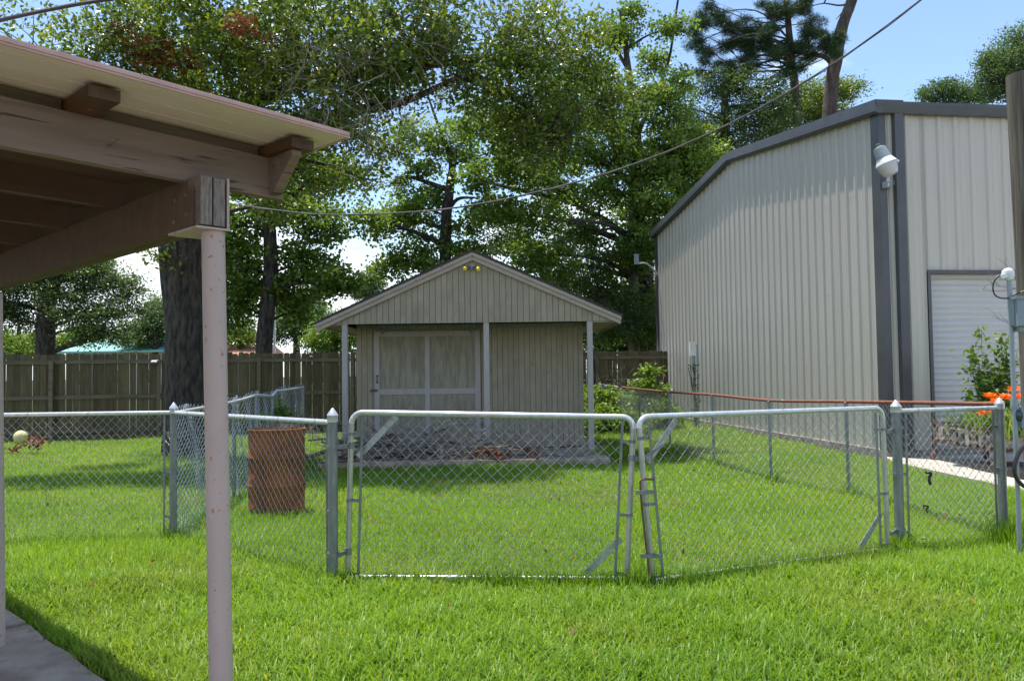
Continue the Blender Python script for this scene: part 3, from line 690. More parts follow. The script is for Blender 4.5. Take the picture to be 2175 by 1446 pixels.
# 3. thin forked tree above the shed roof
tree('forked_tree', 'slender tree with bare forked top rising directly above the shed roof', [(tuple(G(950, 890)[:2])+(0,), .24)] if False else [((P(945, 545, 26).x, 26, 0), .24), (tuple(P(946, 520, 26)), .19), (tuple(P(955, 400, 26)), .15), (tuple(P(960, 350, 26)), .11), (tuple(P(945, 300, 26)), .07)],
     LB([(880, 285, 26, .7), (900, 340, 26, .7), (985, 290, 26, .65), (985, 340, 26, .6), (880, 440, 26, .9), (850, 470, 26, .7), (835, 560, 26, .75), (890, 540, 26, 1.0), (985, 480, 26, .6), (995, 540, 26, .8), (930, 300, 26, .5), (800, 480, 25, .6), (770, 455, 24, .5), (930, 480, 26.5, .5), (915, 420, 26.5, .6), (1020, 430, 26, .6), (860, 390, 26, .35)], 42),
     'gumleaf', 'bark', 50, .12, .34, wr=.85, attach=.5, tint0=.5,
     extra=[([P(955, 405, 26), P(900, 385, 26), P(862, 375, 26), P(830, 390, 26)], .09, .03), ([P(955, 440, 26), P(975, 422, 26), P(1010, 420, 26)], .08, .03), ([P(952, 325, 26), P(925, 250, 26), P(905, 190, 26), P(892, 130, 26)], .06, .012), ([P(958, 330, 26), P(985, 300, 26), P(1000, 250, 26)], .05, .015), ([P(905, 200, 26), P(880, 170, 26), P(865, 160, 26)], .02, .008)])
# 4. large gum right of the shed
tree('tall_gum_tree', 'tall leafy tree with long sweeping limbs standing between the shed and metal building', [((P(1382, 745, 29.6).x, 29.6, 0), .40), (tuple(P(1372, 600, 29.6)), .29), (tuple(P(1352, 420, 29.2)), .27), (tuple(P(1352, 290, 29.2)), .17), (tuple(P(1335, 150, 29.2)), .12), (tuple(P(1318, 20, 29.2)), .07)],
     LB([(1310, 70, 29.2, 0.94), (1425, 60, 28.5, 0.70), (1390, 130, 32.1, 0.76), (1400, 220, 28.5, 1.17), (1440, 290, 29.5, 1.23), (1300, 260, 28.6, 1.11), (1230, 330, 28.1, 1.05), (1290, 400, 28.6, 1.11), (1140, 380, 24, 0.99), (1080, 330, 23.5, 0.94), (1040, 260, 22.5, 0.88),
         (1060, 450, 24, 0.76), (1150, 460, 24.5, 0.88), (1240, 500, 28.6, 1.11), (1330, 540, 28.8, 1.17), (1250, 610, 29.1, 1.17), (1170, 560, 26, 0.94), (1340, 640, 29.2, 1.05), (1440, 390, 29.5, 1.52), (1400, 340, 29, 1.40), (1480, 340, 30, 1.29), (1350, 460, 30.4, 1.05), (1100, 540, 25.5, 0.82), (1300, 700, 29.8, 0.94),
         (1010, 380, 23.5, 0.64), (1200, 250, 26.6, 0.99), (1120, 290, 22.5, 0.94), (1250, 170, 27.6, 0.94), (1320, 330, 28.4, 0.94), (1375, 520, 28, 1.17), (1390, 430, 28.5, 1.17), (1200, 420, 28.1, 0.94), (1345, 15, 29.2, 0.58), (1440, 170, 29, 0.64), (1240, 660, 30.6, 0.94), (1370, 700, 28.3, 0.82)], 40),
     'gumleaf', 'bark', 55, .125, .36, wr=.8, group='trees beyond the yard', attach=.25,
     extra=[([P(1340, 390, 29.2), P(1290, 350, 28.8), P(1240, 325, 28.4), P(1195, 315, 27.8)], .15, .05), ([P(1345, 520, 29.4), P(1290, 470, 29), P(1240, 445, 28.6), P(1205, 425, 28.2)], .14, .05), ([P(1352, 290, 29.2), P(1385, 215, 30.2), P(1420, 130, 31.6), P(1440, 0, 28)], .09, .04),
            ([P(1335, 150, 29.2), P(1310, 100, 29.2), P(1300, 20, 29.2)], .08, .03)])
tree('grey_green_oak', 'greyish green oak foliage low behind the right half of the shed roof', [((P(1160, 745, 27).x, 27, 0), .25), (tuple(P(1160, 600, 27)), .2), (tuple(P(1120, 520, 27)), .12)],
     LB([(1060, 480, 27, .8), (1100, 520, 27, .9), (1180, 540, 27, .9), (1040, 520, 27, .6), (1210, 600, 27.5, 1.0), (1110, 450, 27, .5), (1270, 560, 27.5, .7), (1290, 640, 28, 1.2), (1220, 700, 28, 1.1), (1360, 680, 28, 1.1)], 42), 'darkleaf', 'barkpale', 55, .10, .36, attach=.3,
     extra=[([P(1160, 560, 27), P(1120, 500, 27), P(1070, 480, 27)], .07, .03), ([P(1165, 520, 27), P(1210, 540, 27), P(1260, 580, 27)], .06, .02)])
# 5/6. oaks over the metal roof
tree('dark_oak', 'dark blue-green oak rising behind the roof slope of the metal building', [((P(1540, 700, 34).x, 34, 0), .35), (tuple(P(1540, 330, 34)), .25), (tuple(P(1540, 200, 34)), .12)],
     LB([(1520, 190, 34, 1.1), (1590, 230, 34, 1.3), (1500, 270, 34, 1.2), (1570, 170, 34, .8), (1640, 260, 34, 1.2), (1480, 350, 33, 1.2), (1630, 190, 34, .7), (1550, 300, 34, 1.3), (1670, 230, 35, .9), (1480, 430, 33, 1.1), (1520, 360, 34, 1.0), (1450, 230, 33, .6)], 44), 'darkleaf', 'bark', 55, .12, .42, attach=.6)
tree('round_oak', 'olive oak crown showing just left of the thick leaning pine trunk', [((P(1740, 700, 40).x, 40, 0), .35), (tuple(P(1740, 300, 40)), .25), (tuple(P(1740, 220, 40)), .12)],
     LB([(1730, 200, 40, 1.2), (1780, 190, 40, .9), (1700, 240, 40, 1.3), (1810, 190, 40, .7), (1750, 240, 40, 1.3), (1680, 200, 40, .6), (1650, 280, 40, 1.2)], 42), 'oakleaf', 'bark', 55, .13, .45, attach=.7, tint0=.5)
# pines
pl = [(1700, 108, .5), (1690, 140, .45), (1755, 95, .55), (1775, 110, .35), (1725, 55, .5), (1715, 75, .4), (1600, 70, .5), (1575, 85, .55), (1640, 65, .35), (1545, 100, .4), (1500, 55, .35), (1475, 70, .35), (1560, 150, .4), (1515, 30, .3), (1470, 95, .3),
      (1665, 15, .55), (1700, 15, .5), (1640, 20, .3), (1590, 120, .4), (1510, 110, .35), (1485, 155, .14), (1530, 50, .35), (1670, 100, .4), (1560, 60, .35), (1650, 115, .3), (1625, 90, .3), (1505, 10, .3), (1525, 135, .2), (1570, 130, .25)]
tree('slim_pine', 'tall pine with slim straight trunk and dark needle clusters above the metal roof', [((P(1700, 700, 35).x, 35, 0), .22), (tuple(P(1692, 265, 35)), .19), (tuple(P(1680, 120, 35)), .16), (tuple(P(1672, 20, 35)), .13), (tuple(P(1662, -120, 35)), .08)],
     [(tuple(P(a, b, 34.6+random.uniform(-.6, .6))), r, max(6, int(90*r*r))) for a, b, r in pl+[(a_+dx_, b_+dy_, r_*.7) for (a_, b_, r_), (dx_, dy_) in zip(pl, [(18, 14), (-16, 16), (20, -14), (-20, -10), (12, 20), (-14, 22), (22, 4)]*5)]], 'pine', 'pinebark', 130, .24, .30, wr=.055, needles=True, attach=.72, limb_r=.28, twigs=True)
tree('leaning_pine', 'thick leaning pine trunk with crooked side limb at top right of centre', [((P(1730, 700, 36).x, 36, 0), .34), (tuple(P(1762, 245, 36)), .31), (tuple(P(1775, 130, 36)), .29), (tuple(P(1788, 60, 36)), .26), (tuple(P(1812, -10, 36)), .24), (tuple(P(1840, -140, 36)), .18)],
     [(tuple(P(a, b, 36)), r, max(4, int(70*r*r))) for a, b, r in ((1762, -60, .7), (1900, -150, .9), (1850, -190, 1.0), (1740, -120, .6))], 'pine', 'pinebark', 110, .24, .3, wr=.055, needles=True, attach=.9,
     extra=[([P(1770, 140, 36), P(1752, 122, 36), P(1725, 115, 35.5), P(1690, 112, 35.2), P(1640, 95, 34.8)], .13, .05), ([P(1800, 10, 36), P(1780, 12, 36), P(1750, 8, 36), P(1720, 14, 36)], .05, .02), ([P(1795, 20, 36), P(1782, 35, 36), P(1775, 42, 36)], .03, .01)])
# 7. right-hand crowns
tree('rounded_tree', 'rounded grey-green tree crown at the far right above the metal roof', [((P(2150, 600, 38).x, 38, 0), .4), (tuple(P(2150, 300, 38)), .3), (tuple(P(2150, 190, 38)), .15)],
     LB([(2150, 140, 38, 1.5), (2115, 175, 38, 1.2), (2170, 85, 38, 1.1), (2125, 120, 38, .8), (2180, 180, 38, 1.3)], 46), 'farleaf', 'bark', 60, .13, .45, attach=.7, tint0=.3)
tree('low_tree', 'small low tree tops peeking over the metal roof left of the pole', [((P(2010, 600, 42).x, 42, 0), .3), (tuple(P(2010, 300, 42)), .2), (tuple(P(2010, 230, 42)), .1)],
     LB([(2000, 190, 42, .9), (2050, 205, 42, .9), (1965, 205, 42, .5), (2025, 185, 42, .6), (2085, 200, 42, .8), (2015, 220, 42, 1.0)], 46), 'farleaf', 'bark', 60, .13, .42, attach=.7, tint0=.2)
# 8. oak at far left
tree('spreading_oak', 'broad dark oak with short trunk behind the fence at far left', [((P(97, 745, 30).x, 30, 0), .36), (tuple(P(97, 700, 30)), .33), (tuple(P(105, 640, 30)), .25), (tuple(P(130, 570, 30)), .14)],
     LB([(60, 610, 30, 1.3), (150, 590, 30, 1.3), (220, 590, 30, 1.2), (275, 610, 30, .7), (40, 680, 30, .9), (150, 660, 29.5, 1.1), (230, 670, 29.5, 1.1), (200, 715, 29, .6), (10, 650, 30, 1.0), (180, 700, 29, .6), (255, 715, 29, .5), (100, 560, 30, 1.0), (-60, 640, 30, 1.4), (-60, 560, 30, 1.3), (30, 560, 30, 1.0), (285, 660, 30, .4), (195, 560, 30, .8)], 50),
     'darkleaf', 'bark', 58, .11, .40, attach=.3)
# 9. far backdrop trees
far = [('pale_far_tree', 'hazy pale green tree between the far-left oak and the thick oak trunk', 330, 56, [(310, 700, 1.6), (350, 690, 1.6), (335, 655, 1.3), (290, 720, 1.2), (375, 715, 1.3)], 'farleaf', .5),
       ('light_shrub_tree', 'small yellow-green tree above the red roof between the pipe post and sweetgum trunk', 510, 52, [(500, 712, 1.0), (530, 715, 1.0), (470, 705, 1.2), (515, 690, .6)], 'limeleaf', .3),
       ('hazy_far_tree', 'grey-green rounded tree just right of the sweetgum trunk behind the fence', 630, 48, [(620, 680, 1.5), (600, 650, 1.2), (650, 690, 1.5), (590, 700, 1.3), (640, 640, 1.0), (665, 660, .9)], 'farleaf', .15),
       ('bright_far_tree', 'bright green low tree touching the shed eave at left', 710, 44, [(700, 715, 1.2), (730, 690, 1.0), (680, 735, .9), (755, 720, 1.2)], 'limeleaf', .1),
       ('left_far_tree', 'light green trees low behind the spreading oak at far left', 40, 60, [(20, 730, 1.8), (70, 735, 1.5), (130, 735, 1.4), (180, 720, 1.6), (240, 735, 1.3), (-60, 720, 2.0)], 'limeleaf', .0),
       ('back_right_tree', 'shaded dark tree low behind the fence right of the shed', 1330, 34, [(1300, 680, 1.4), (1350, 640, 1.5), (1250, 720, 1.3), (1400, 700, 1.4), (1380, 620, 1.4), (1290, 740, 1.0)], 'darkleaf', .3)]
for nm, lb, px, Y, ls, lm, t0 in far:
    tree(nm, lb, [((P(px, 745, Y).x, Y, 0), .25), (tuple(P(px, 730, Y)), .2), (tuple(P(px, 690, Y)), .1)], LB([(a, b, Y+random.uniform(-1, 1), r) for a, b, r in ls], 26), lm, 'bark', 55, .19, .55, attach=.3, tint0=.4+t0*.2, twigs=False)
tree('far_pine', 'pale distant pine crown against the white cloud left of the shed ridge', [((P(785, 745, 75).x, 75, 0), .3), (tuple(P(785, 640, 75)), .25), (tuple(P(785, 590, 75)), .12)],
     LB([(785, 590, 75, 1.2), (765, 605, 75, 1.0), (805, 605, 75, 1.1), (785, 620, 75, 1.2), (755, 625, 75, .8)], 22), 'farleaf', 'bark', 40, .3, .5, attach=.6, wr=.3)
pale = MB().tube([(P(1347, 745, 29).x, 29, 0), tuple(P(1346, 690, 29)), tuple(P(1345, 560, 29)), tuple(P(1340, 400, 29))], [.22, .2, .17, .1], 12)
solo('tree_trunk', pale, M['barkpale'], 'pale bare tree trunk behind the fence beside the tall gum trunk', 'tree trunk', 'trees beyond the yard', True)
solo('utility_mast', MB().tube([(P(583, 745, 34).x, 34, 0), tuple(P(583, 640, 34))], .05, 8), M['rail'], 'thin grey metal mast behind the fence right of the sweetgum trunk', 'mast')

# ------------------------------------------------------------------ far houses
def house(name, label, xl, xr, y0, d, ez, rzv, roofm, hip=.0):
    H_ = thing(name, label, 'house', ((xl+xr)/2, y0, 0))
    part('wall', MB().box((xl+.4, y0, 0), (xr-.4, y0+d, ez)), M['render'], H_, world=True)
    yc = y0+d/2; k = hip*(xr-xl)
    v = [(xl, y0-.4, ez), (xr, y0-.4, ez), (xr, y0+d+.4, ez), (xl, y0+d+.4, ez), (xl+k, yc, rzv), (xr-k, yc, rzv), (xl, y0-.4, ez-.12), (xr, y0-.4, ez-.12), (xr, y0+d+.4, ez-.12), (xl, y0+d+.4, ez-.12)]
    part('roof', MB().add(v, [(0, 1, 5, 4), (1, 2, 5), (2, 3, 4, 5), (3, 0, 4), (6, 9, 8, 7), (0, 6, 7, 1), (1, 7, 8, 2), (2, 8, 9, 3), (3, 9, 6, 0)]), M[roofm], H_, world=True)
    for i in range(3):
        x = lerp(xl+1.2, xr-2.2, i/2)
        wn = part('window', MB().box((x, y0-.04, 1), (x+1, y0-.002, 2.1)), M['white'], H_, world=True)
        part('pane', MB().box((x+.06, y0-.05, 1.06), (x+.94, y0-.041, 2.04)), M['windowglass'], wn, world=True)
a = P(128, 745, 56); b = P(320, 745, 56)
house('teal_roofed_house', 'house with low teal metal roof beyond the fence at left', a.x, b.x+2, 56, 8, 3.35, 4.75, 'teal', .3)
a = P(352, 745, 50); b = P(546, 745, 50)
house('red_roofed_house', 'house with flat-looking terracotta roof behind the thick oak trunk', a.x, b.x, 50, 7, 2.75, 3.62, 'redroof', .02)
a = P(655, 745, 46); b = P(722, 745, 46)
house('grey_roofed_shed', 'small building with pale grey roof beyond the fence near the shed', a.x, b.x, 46, 3, 2.65, 3.15, 'greyroof', .3)

# ------------------------------------------------------------------ wooden privacy fence
f0 = Vector((-13.6, 18.9, 0)); f1 = Vector((4.9, 24.9, 0)); fd = (f1-f0); FL = fd.length; fang = atan2(fd.y, fd.x)
FN = thing('wooden_fence', 'tall weathered dog-ear board fence running behind the shed and yard', 'fence', f0, fang)
pk = []
for i in range(4):
    hh = 2.13+random.uniform(-.012, .012); wv = .0695
    ear = .028
    pk.append(MB().prism([(-wv, 0), (wv, 0), (wv, hh-ear), (wv-ear, hh), (-wv+ear, hh), (-wv, hh-ear)], 0, .016).mesh('picket', M['fence']))
x = .08
while x < FL:
    gap = random.choice([.001, .002, .003, .006, .010])
    link(random.choice(pk), 'picket', FN, (x, random.uniform(-.003, .003), random.uniform(-.014, .014)), (0, random.gauss(0, .004), random.gauss(0, .012)))
    x += .139+gap
px_ = 0; i = 0
while px_ < FL-.5:
    nx_ = min(px_+2.42, FL)
    for z in (.22, 1.06, 1.93): part('fence_rail', MB().box((px_+.004, -.042, z-.045+random.uniform(-.008, .008)), (nx_-.004, -.004, z+.045)), M['fencerail'], FN)
    part('fence_post', MB().box((px_-.045, -.135, -.1), (px_+.045, -.0425, 1.98+random.uniform(-.03, .08))), M['fencerail'], FN); px_ = nx_
part('kick_board', MB().box((0, -.002-.04, 0), (FL, -.0, .12)), M['fence'], FN)
def onfence(px, py):
    t = 0
    for Y in np.linspace(18, 25, 400):
        p = P(px, py, Y); u_ = (p.x-f0.x)/(f1.x-f0.x); yy = f0.y+u_*(f1.y-f0.y)
        if Y >= yy-.06: return p
sp_ = onfence(330, 765); s1 = thing('solar_light', 'small black solar light with tilted panel mounted on the fence left of the oak', 'light', sp_)
part('solar_panel', MB().box((-.085, -.11, -.004), (.085, 0, .008), Matrix.Rotation(radians(28), 4, 'X')), M['rollup'], s1)
part('lamp_body', MB().box((-.09, -.09, -.11), (.09, -.02, -.03)), M['blackmetal'], s1)
part('bracket', MB().box((-.02, -.03, -.12), (.02, .03, .0)), M['blackmetal'], s1)
sp_ = onfence(662, 757); s2 = thing('stake_light', 'pale solar light on a tilted stake clipped over the fence top left of the shed', 'light', sp_)
part('stake', MB().tube([(-.14, -.05, .16), (0, -.06, 0)], .008, 6), M['fencerail'], s2)
part('lamp_head', MB().lathe([(.01, .03), (.05, .0), (.055, -.015), (.02, -.04)], 8, (0.01, -.08, 0)).box((-.06, -.10, -.03), (.08, -.05, -.015)), M['fencerail'], s2)

# ------------------------------------------------------------------ chain link fencing
WR = .0021
def fabric(bl, br, tl, tr, pitch=.0425, r=WR, bulge=None, n3=4, spike=0):
    bl, br, tl, tr = map(Vector, (bl, br, tl, tr)); Lw = (br-bl).length; Hh = (tl-bl).length
    ns = max(2, int(Lw/pitch)); nz_ = max(2, int(Hh/pitch)); mb_v = []; mb_f = []
    nrm = (br-bl).cross(Vector((0, 0, 1))).normalized()
    ang = [2*pi*k/n3 for k in range(n3)]
    for i in range(ns):
        pts = []
        for j in range(nz_+1):
            s = (i+((j+i) % 2))/ns; t = j/nz_
            p = bl.lerp(br, s).lerp(tl.lerp(tr, s), t)
            o_ = .0026*(1 if (j+i) % 2 else -1)
            p = p+nrm*(o_+.012*sin(s*Lw*2.1+t*3)+.006*sin(s*Lw*5.3-t*5))+Vector((0, 0, (.005*sin(s*Lw*3.1+t*9)+.004*sin(s*Lw*7.7+2*t))*(1-t*.6)))
            if bulge: p = p+bulge(s, t)
            pts.append(p)
        base = len(mb_v)
        u = nrm
        for j, p in enumerate(pts):
            d = (pts[min(j+1, nz_)]-pts[max(j-1, 0)]).normalized(); sd = d.cross(nrm).normalized()
            for a in ang: mb_v.append(tuple(p+(nrm*cos(a)+sd*sin(a))*r))
        for j in range(nz_):
            for k in range(n3):
                a = base+j*n3+k; b = base+j*n3+(k+1) % n3; mb_f.append((a, b, b+n3, a+n3))
    m = MB(); m.v = mb_v; m.f = mb_f; return m
def post(parent, p, h, r, m='galv', cap=True, capz=.0, n_=14, lean=(0, 0)):
    p = Vector(p); q = p+Vector((lean[0], lean[1], h))
    o_ = part('post', MB().tube([p-Vector((0, 0, .05)), q], r, n_), M[m], parent, world=True, smooth=True)
    if cap:
        part('post_cap', MB().lathe([(r*1.14, -.045), (r*1.14, .0), (r*1.2, .004), (r*1.1, .012), (r*.25, .055), (r*.05, .06)], n_, tuple(q)), M['rail'], o_, world=True, smooth=True)
    return o_
def band(parent, p, r, z, dirv, m='galv', w_=.022, ext=.05):
    p = Vector(p); d = Vector((dirv[0], dirv[1], 0)).normalized()
    T = MB().lathe([(r, z-w_/2), (r*1.16, z-w_/2), (r*1.16, z+w_/2), (r, z+w_/2)], 14, (p.x, p.y, 0))
    T.bar(p+d*r*.9+Vector((0, 0, z)), p+d*(r+ext)+Vector((0, 0, z)), .010, w_)
    return part('tension_band', T, M[m], parent, world=True)
def tbar(parent, a, b, m='galv'): return part('tension_bar', MB().bar(a, b, .006, .019, (1, 0, 0)), M[m], parent, world=True)
CO = G(368, 1140); GP1 = G(708, 1235); GP2 = G(1912, 1160); EP = G(2133, 1142)
grp = 'chain link fencing round the yard'
def ties(parent, a, b, n_, r):
    m = MB()
    for i in range(n_):
        p = Vector(a).lerp(Vector(b), (i+.6)/n_); d = (Vector(b)-Vector(a)).normalized(); T = d.to_track_quat('Z', 'Y').to_matrix().to_4x4(); T.translation = p
        m.lathe([(r*1.0, -.003), (r*1.13, -.003), (r*1.13, .003), (r*1.0, .003)], 10, T=T)
        m.tube([p+Vector((0, -.01, -r)), p+Vector((.004, -.006, -r-.035))], .002, 4)
    part('wire_tie', m, M['wire'], parent, world=True)
# left run
A = Vector((-8.6, CO.y+.06, 0)); 
F1 = thing('chain_link_fence', 'chain link fence run going left from the pointed corner post', 'fence', tuple(CO), 0, grp)
post(F1, CO, 1.235, .034); post(F1, A+Vector((.6, 0, 0)), 1.2, .024, cap=False)
part('top_rail', MB().tube([A+Vector((0, 0, 1.19)), CO+Vector((0, 0, 1.195))], .021, 12), M['rail'], F1, world=True, smooth=True)
part('chain_link_mesh', fabric(A, CO+Vector((-.09, 0, .01)), A+Vector((0, 0, 1.175)), CO+Vector((-.09, 0, 1.175))), M['wire'], F1, world=True)
tbar(F1, CO+Vector((-.085, -.01, .02)), CO+Vector((-.085, -.01, 1.17)))
for z in (.2, .62, 1.0): band(F1, CO, .034, z, (-1, 0))
ties(F1, A+Vector((0, 0, 1.19)), CO+Vector((0, 0, 1.195)), 9, .021)
# angled run corner -> gate post
F2 = thing('chain_link_fence', 'chain link fence panel angling from the corner post to the left gate post', 'fence', tuple(GP1), 0, grp)
post(F2, GP1, 1.235, .0365)
part('top_rail', MB().tube([CO+Vector((0, 0, 1.195)), GP1+Vector((0, 0, 1.185))], .021, 12), M['rail'], F2, world=True, smooth=True)
d = (CO-GP1).normalized()
part('chain_link_mesh', fabric(CO-d*.06, GP1+d*.07, CO-d*.06+Vector((0, 0, 1.17)), GP1+d*.07+Vector((0, 0, 1.165))), M['wire'], F2, world=True)
tbar(F2, GP1+d*.068+Vector((0, -.01, .02)), GP1+d*.068+Vector((0, -.01, 1.16)))
for z in (.21, .52, 1.0): band(F2, GP1, .0365, z, (d.x, d.y))
ties(F2, CO+Vector((0, 0, 1.195)), GP1+Vector((0, 0, 1.185)), 5, .021)
# run going back from the corner, sagging and peeling
F3 = thing('chain_link_fence', 'loose peeling chain link run going back from the corner post towards the wooden fence', 'fence', (-3.6, 11.2, 0), 0, grp)
r3 = [CO, P(497, 1000, 10.0), P(545, 1000, 11.2), P(578, 1000, 12.4), P(600, 1000, 13.2), P(645, 1000, 15.0)]; r3 = [Vector((p.x, p.y, 0)) for p in r3]
tops = [1.19, 1.22, 1.27, 1.22, 1.30, 1.31]
for i, (p, h) in enumerate(zip(r3, tops)):
    if i in (1, 2, 4, 5): post(F3, p, h-.02, .024, cap=False)
kink = spline([r3[i]+Vector((0, 0, tops[i])) for i in (0, 1, 2)], 4)+[r3[3]+Vector((0, 0, 1.215)), r3[3]+Vector((.04, .1, 1.30)), r3[4]+Vector((0, 0, 1.29)), r3[5]+Vector((0, 0, 1.31))]
part('top_rail', MB().tube(kink, .020, 10), M['rail'], F3, world=True, smooth=True)
m = MB()
for i in range(5):
    a, b = r3[i], r3[i+1]; ha, hb = tops[i]+.05, tops[i+1]+.05
    bf = (lambda s, t, i=i: Vector((-.055*sin(pi*min(1, s*1.3))*t+.02*sin(s*17+t*5)-(.11*(1-s)*(1-t)*sin(pi*t*1.5) if i == 0 else 0), 0, .02*sin(s*9))))
    q = fabric(a, b, a+Vector((0, 0, ha)), b+Vector((0, 0, hb)), bulge=bf, r=.0028); m.add(q.v, q.f)
q = fabric(CO+Vector((-.10, .12, 0)), CO+Vector((-.02, .02, 0)), CO+Vector((-.06, .12, 1.15)), CO+Vector((.0, .02, 1.15)), bulge=lambda s, t: Vector((-.10*sin(pi*t)*(1-s), 0, .03*sin(t*20)))); m.add(q.v, q.f)
part('chain_link_mesh', m, M['wire'], F3, world=True)
# right run with the red-brown rail
F4 = thing('chain_link_fence', 'long chain link run with rusty red top rail along the metal building', 'fence', (3.59, 11.24, 0), 0, grp)
r4 = [EP]+[G(*q) for q in ((1803, 1050), (1638, 1018), (1517, 986), (1424, 957), (1355, 935))]+[Vector((2.62, 20.0, 0)), Vector((2.42, 22.6, 0))]
r4[5] = Vector((2.80, 17.7, 0))
hs4 = [1.20, 1.13, 1.10, 1.13, 1.12, 1.13, 1.14, 1.16]
for p, h in list(zip(r4, hs4))[1:]: post(F4, p, h-.01, .022, cap=False); 
for p, h in list(zip(r4, hs4))[1:]:
    part('rail_clamp', MB().lathe([(.021, 0), (.029, .003), (.029, .02), (.012, .035), (.012, .06)], 10, (p.x, p.y, h-.03)), M['galv'], F4, world=True)
rp = spline([p+Vector((0, 0, h)) for p, h in zip(r4, hs4)], 5)
part('top_rail', MB().tube(rp[:-6], .0205, 12), M['rustrail'], F4, world=True, smooth=True)
part('top_rail', MB().tube([rp[-6], rp[-3], rp[-1]], .0205, 12), M['rail'], F4, world=True, smooth=True, label='bare galvanized end of the top rail')
m = MB()
for i in range(len(r4)-1):
    q = fabric(r4[i], r4[i+1], r4[i]+Vector((0, 0, hs4[i]-.02)), r4[i+1]+Vector((0, 0, hs4[i+1]-.02)), n3=3, r=.0020); m.add(q.v, q.f)
part('chain_link_mesh', m, M['wire'], F4, world=True)
# short panel right of the gates
F5 = thing('chain_link_fence', 'short chain link panel between the right gate post and the pole', 'fence', tuple(EP), 0, grp)
post(F5, GP2, 1.20, .040); post(F5, EP, 1.20, .037)
part('top_rail', MB().tube([GP2+Vector((0, 0, 1.165)), EP+Vector((0, 0, 1.165))], .021, 12), M['rail'], F5, world=True, smooth=True)
d = (EP-GP2).normalized()
part('chain_link_mesh', fabric(GP2+d*.09, EP-d*.085, GP2+d*.09+Vector((0, 0, 1.15)), EP-d*.085+Vector((0, 0, 1.15))), M['wire'], F5, world=True)
tbar(F5, GP2+d*.09+Vector((0, -.01, .03)), GP2+d*.09+Vector((0, -.01, 1.14))); tbar(F5, EP-d*.08+Vector((0, -.01, .03)), EP-d*.08+Vector((0, -.01, 1.14)))
for z in (.12, .62, 1.02): band(F5, GP2, .040, z, (d.x, d.y))
for z in (.62, 1.0): band(F5, EP, .037, z, (-d.x, -d.y))
ties(F5, GP2+Vector((0, 0, 1.165)), EP+Vector((0, 0, 1.165)), 3, .021)
for (px, py, lb, sz) in ((1972, 1015, 'dark curled bark scrap caught in the short mesh panel, the upper larger one', .055), (1966, 1080, 'dark bark scrap low in the short mesh panel, the lower smaller one', .032)):
    q = P(px, py, 7.03); mm = MB().tube(spline([q+Vector((-.03, -.01, sz*.9)), q+Vector((.012, -.025, sz*.8)), q+Vector((.0, -.012, 0)), q+Vector((.008, -.015, -sz))], 4), sz*.22, 6, wob=.35)
    solo('bark_scrap', mm, M['blackmetal'], lb, 'bark scrap')
# gates
def gate(label, bl, br, tl, tr, hinge_left):
    g = thing('chain_link_gate', label, 'gate', tuple(Vector(bl).lerp(Vector(br), .5)), 0, 'pair of chain link gates')
    bl, br, tl, tr = map(Vector, (bl, br, tl, tr)); R = .0215; hd = (tr-tl).normalized()
    up_l = (tl-bl).normalized(); up_r = (tr-br).normalized(); q = .085
    def arc(c, ax, ay, n_=5): return [c-ax*q*cos(t)+ay*q*sin(t) for t in [pi/2*k/n_ for k in range(n_+1)]]
    left = [bl, bl.lerp(tl, .5)]+arc(tl-up_l*q+hd*q, hd, up_l); right = list(reversed([br, br.lerp(tr, .5)]+arc(tr-up_r*q-hd*q, -hd, up_r)))
    part('gate_frame', MB().tube(left[:2]+[left[2]], R, 12), M['gatepipe'], g, world=True, smooth=True)
    part('gate_frame', MB().tube([right[-3], right[-2], right[-1]], R, 12), M['gatepipe'], g, world=True, smooth=True)
    part('gate_frame', MB().tube(left[2:]+right[:-2], R, 12), M['rail'], g, world=True, smooth=True)
    part('gate_frame', MB().tube([bl+Vector((0, 0, .012)), br+Vector((0, 0, .012))], R*.9, 12), M['rail'], g, world=True, smooth=True)
    fl_, fr_ = .075, .075
    fb = fabric(bl.lerp(br, fl_/2)+Vector((0, 0, .03)), br.lerp(bl, fr_/2)+Vector((0, 0, .03)), tl.lerp(tr, fl_/2)-Vector((0, 0, .035)), tr.lerp(tl, fr_/2)-Vector((0, 0, .035)))
    part('chain_link_mesh', fb, M['wire'], g, world=True)
    for (b_, t_, s_) in ((bl, tl, 1), (br, tr, -1)):
        o_ = hd*s_*.085+Vector((0, -.012, 0))
        part('tension_bar', MB().bar(b_+o_+Vector((0, 0, .02)), t_+o_-Vector((0, 0, .03)), .006, .02, (1, 0, 0)), M['galv'], g, world=True)
        for t in (.03, .47, .87) if s_*1 > 0 else (.04, .40, .85):
            c_ = b_.lerp(t_, t); c0 = Vector((c_.x, c_.y, 0)); mm = MB().lathe([(R, c_.z-.012), (R*1.2, c_.z-.012), (R*1.2, c_.z+.012), (R, c_.z+.012)], 12, (c_.x, c_.y, 0)); mm.bar(c_+hd*s_*R, c_+hd*s_*.095, .009, .024)
            part('tension_band', mm, M['galv'], g, world=True)
    # corner brace plates
    def brace(c, hx, vz, l_=.27):
        a_ = c+hx*.05+vz*l_; b_ = c+hx*l_+vz*.03
        part('brace_plate', MB().bar(a_+Vector((0, .03, 0)), b_+Vector((0, .03, 0)), .006, .048, (0, 0, 1)), M['wire'], g, world=True)
    brace(tl, hd, -up_l, .34 if hinge_left else .30); brace(br, -hd, up_r, .30)
    return g, left, right
UPZ = Vector((0, 0, 1))
bl = G(738, 1228); br = G(1331, 1232)
g1, _, _ = gate('left chain link gate with a long bright top pipe, in front of the shed', bl, br, bl+Vector((.04, 0, 1.255)), br+Vector((.075, 0, 1.20)), True)
bl2 = G(1387, 1236); br2 = G(1886, 1168)
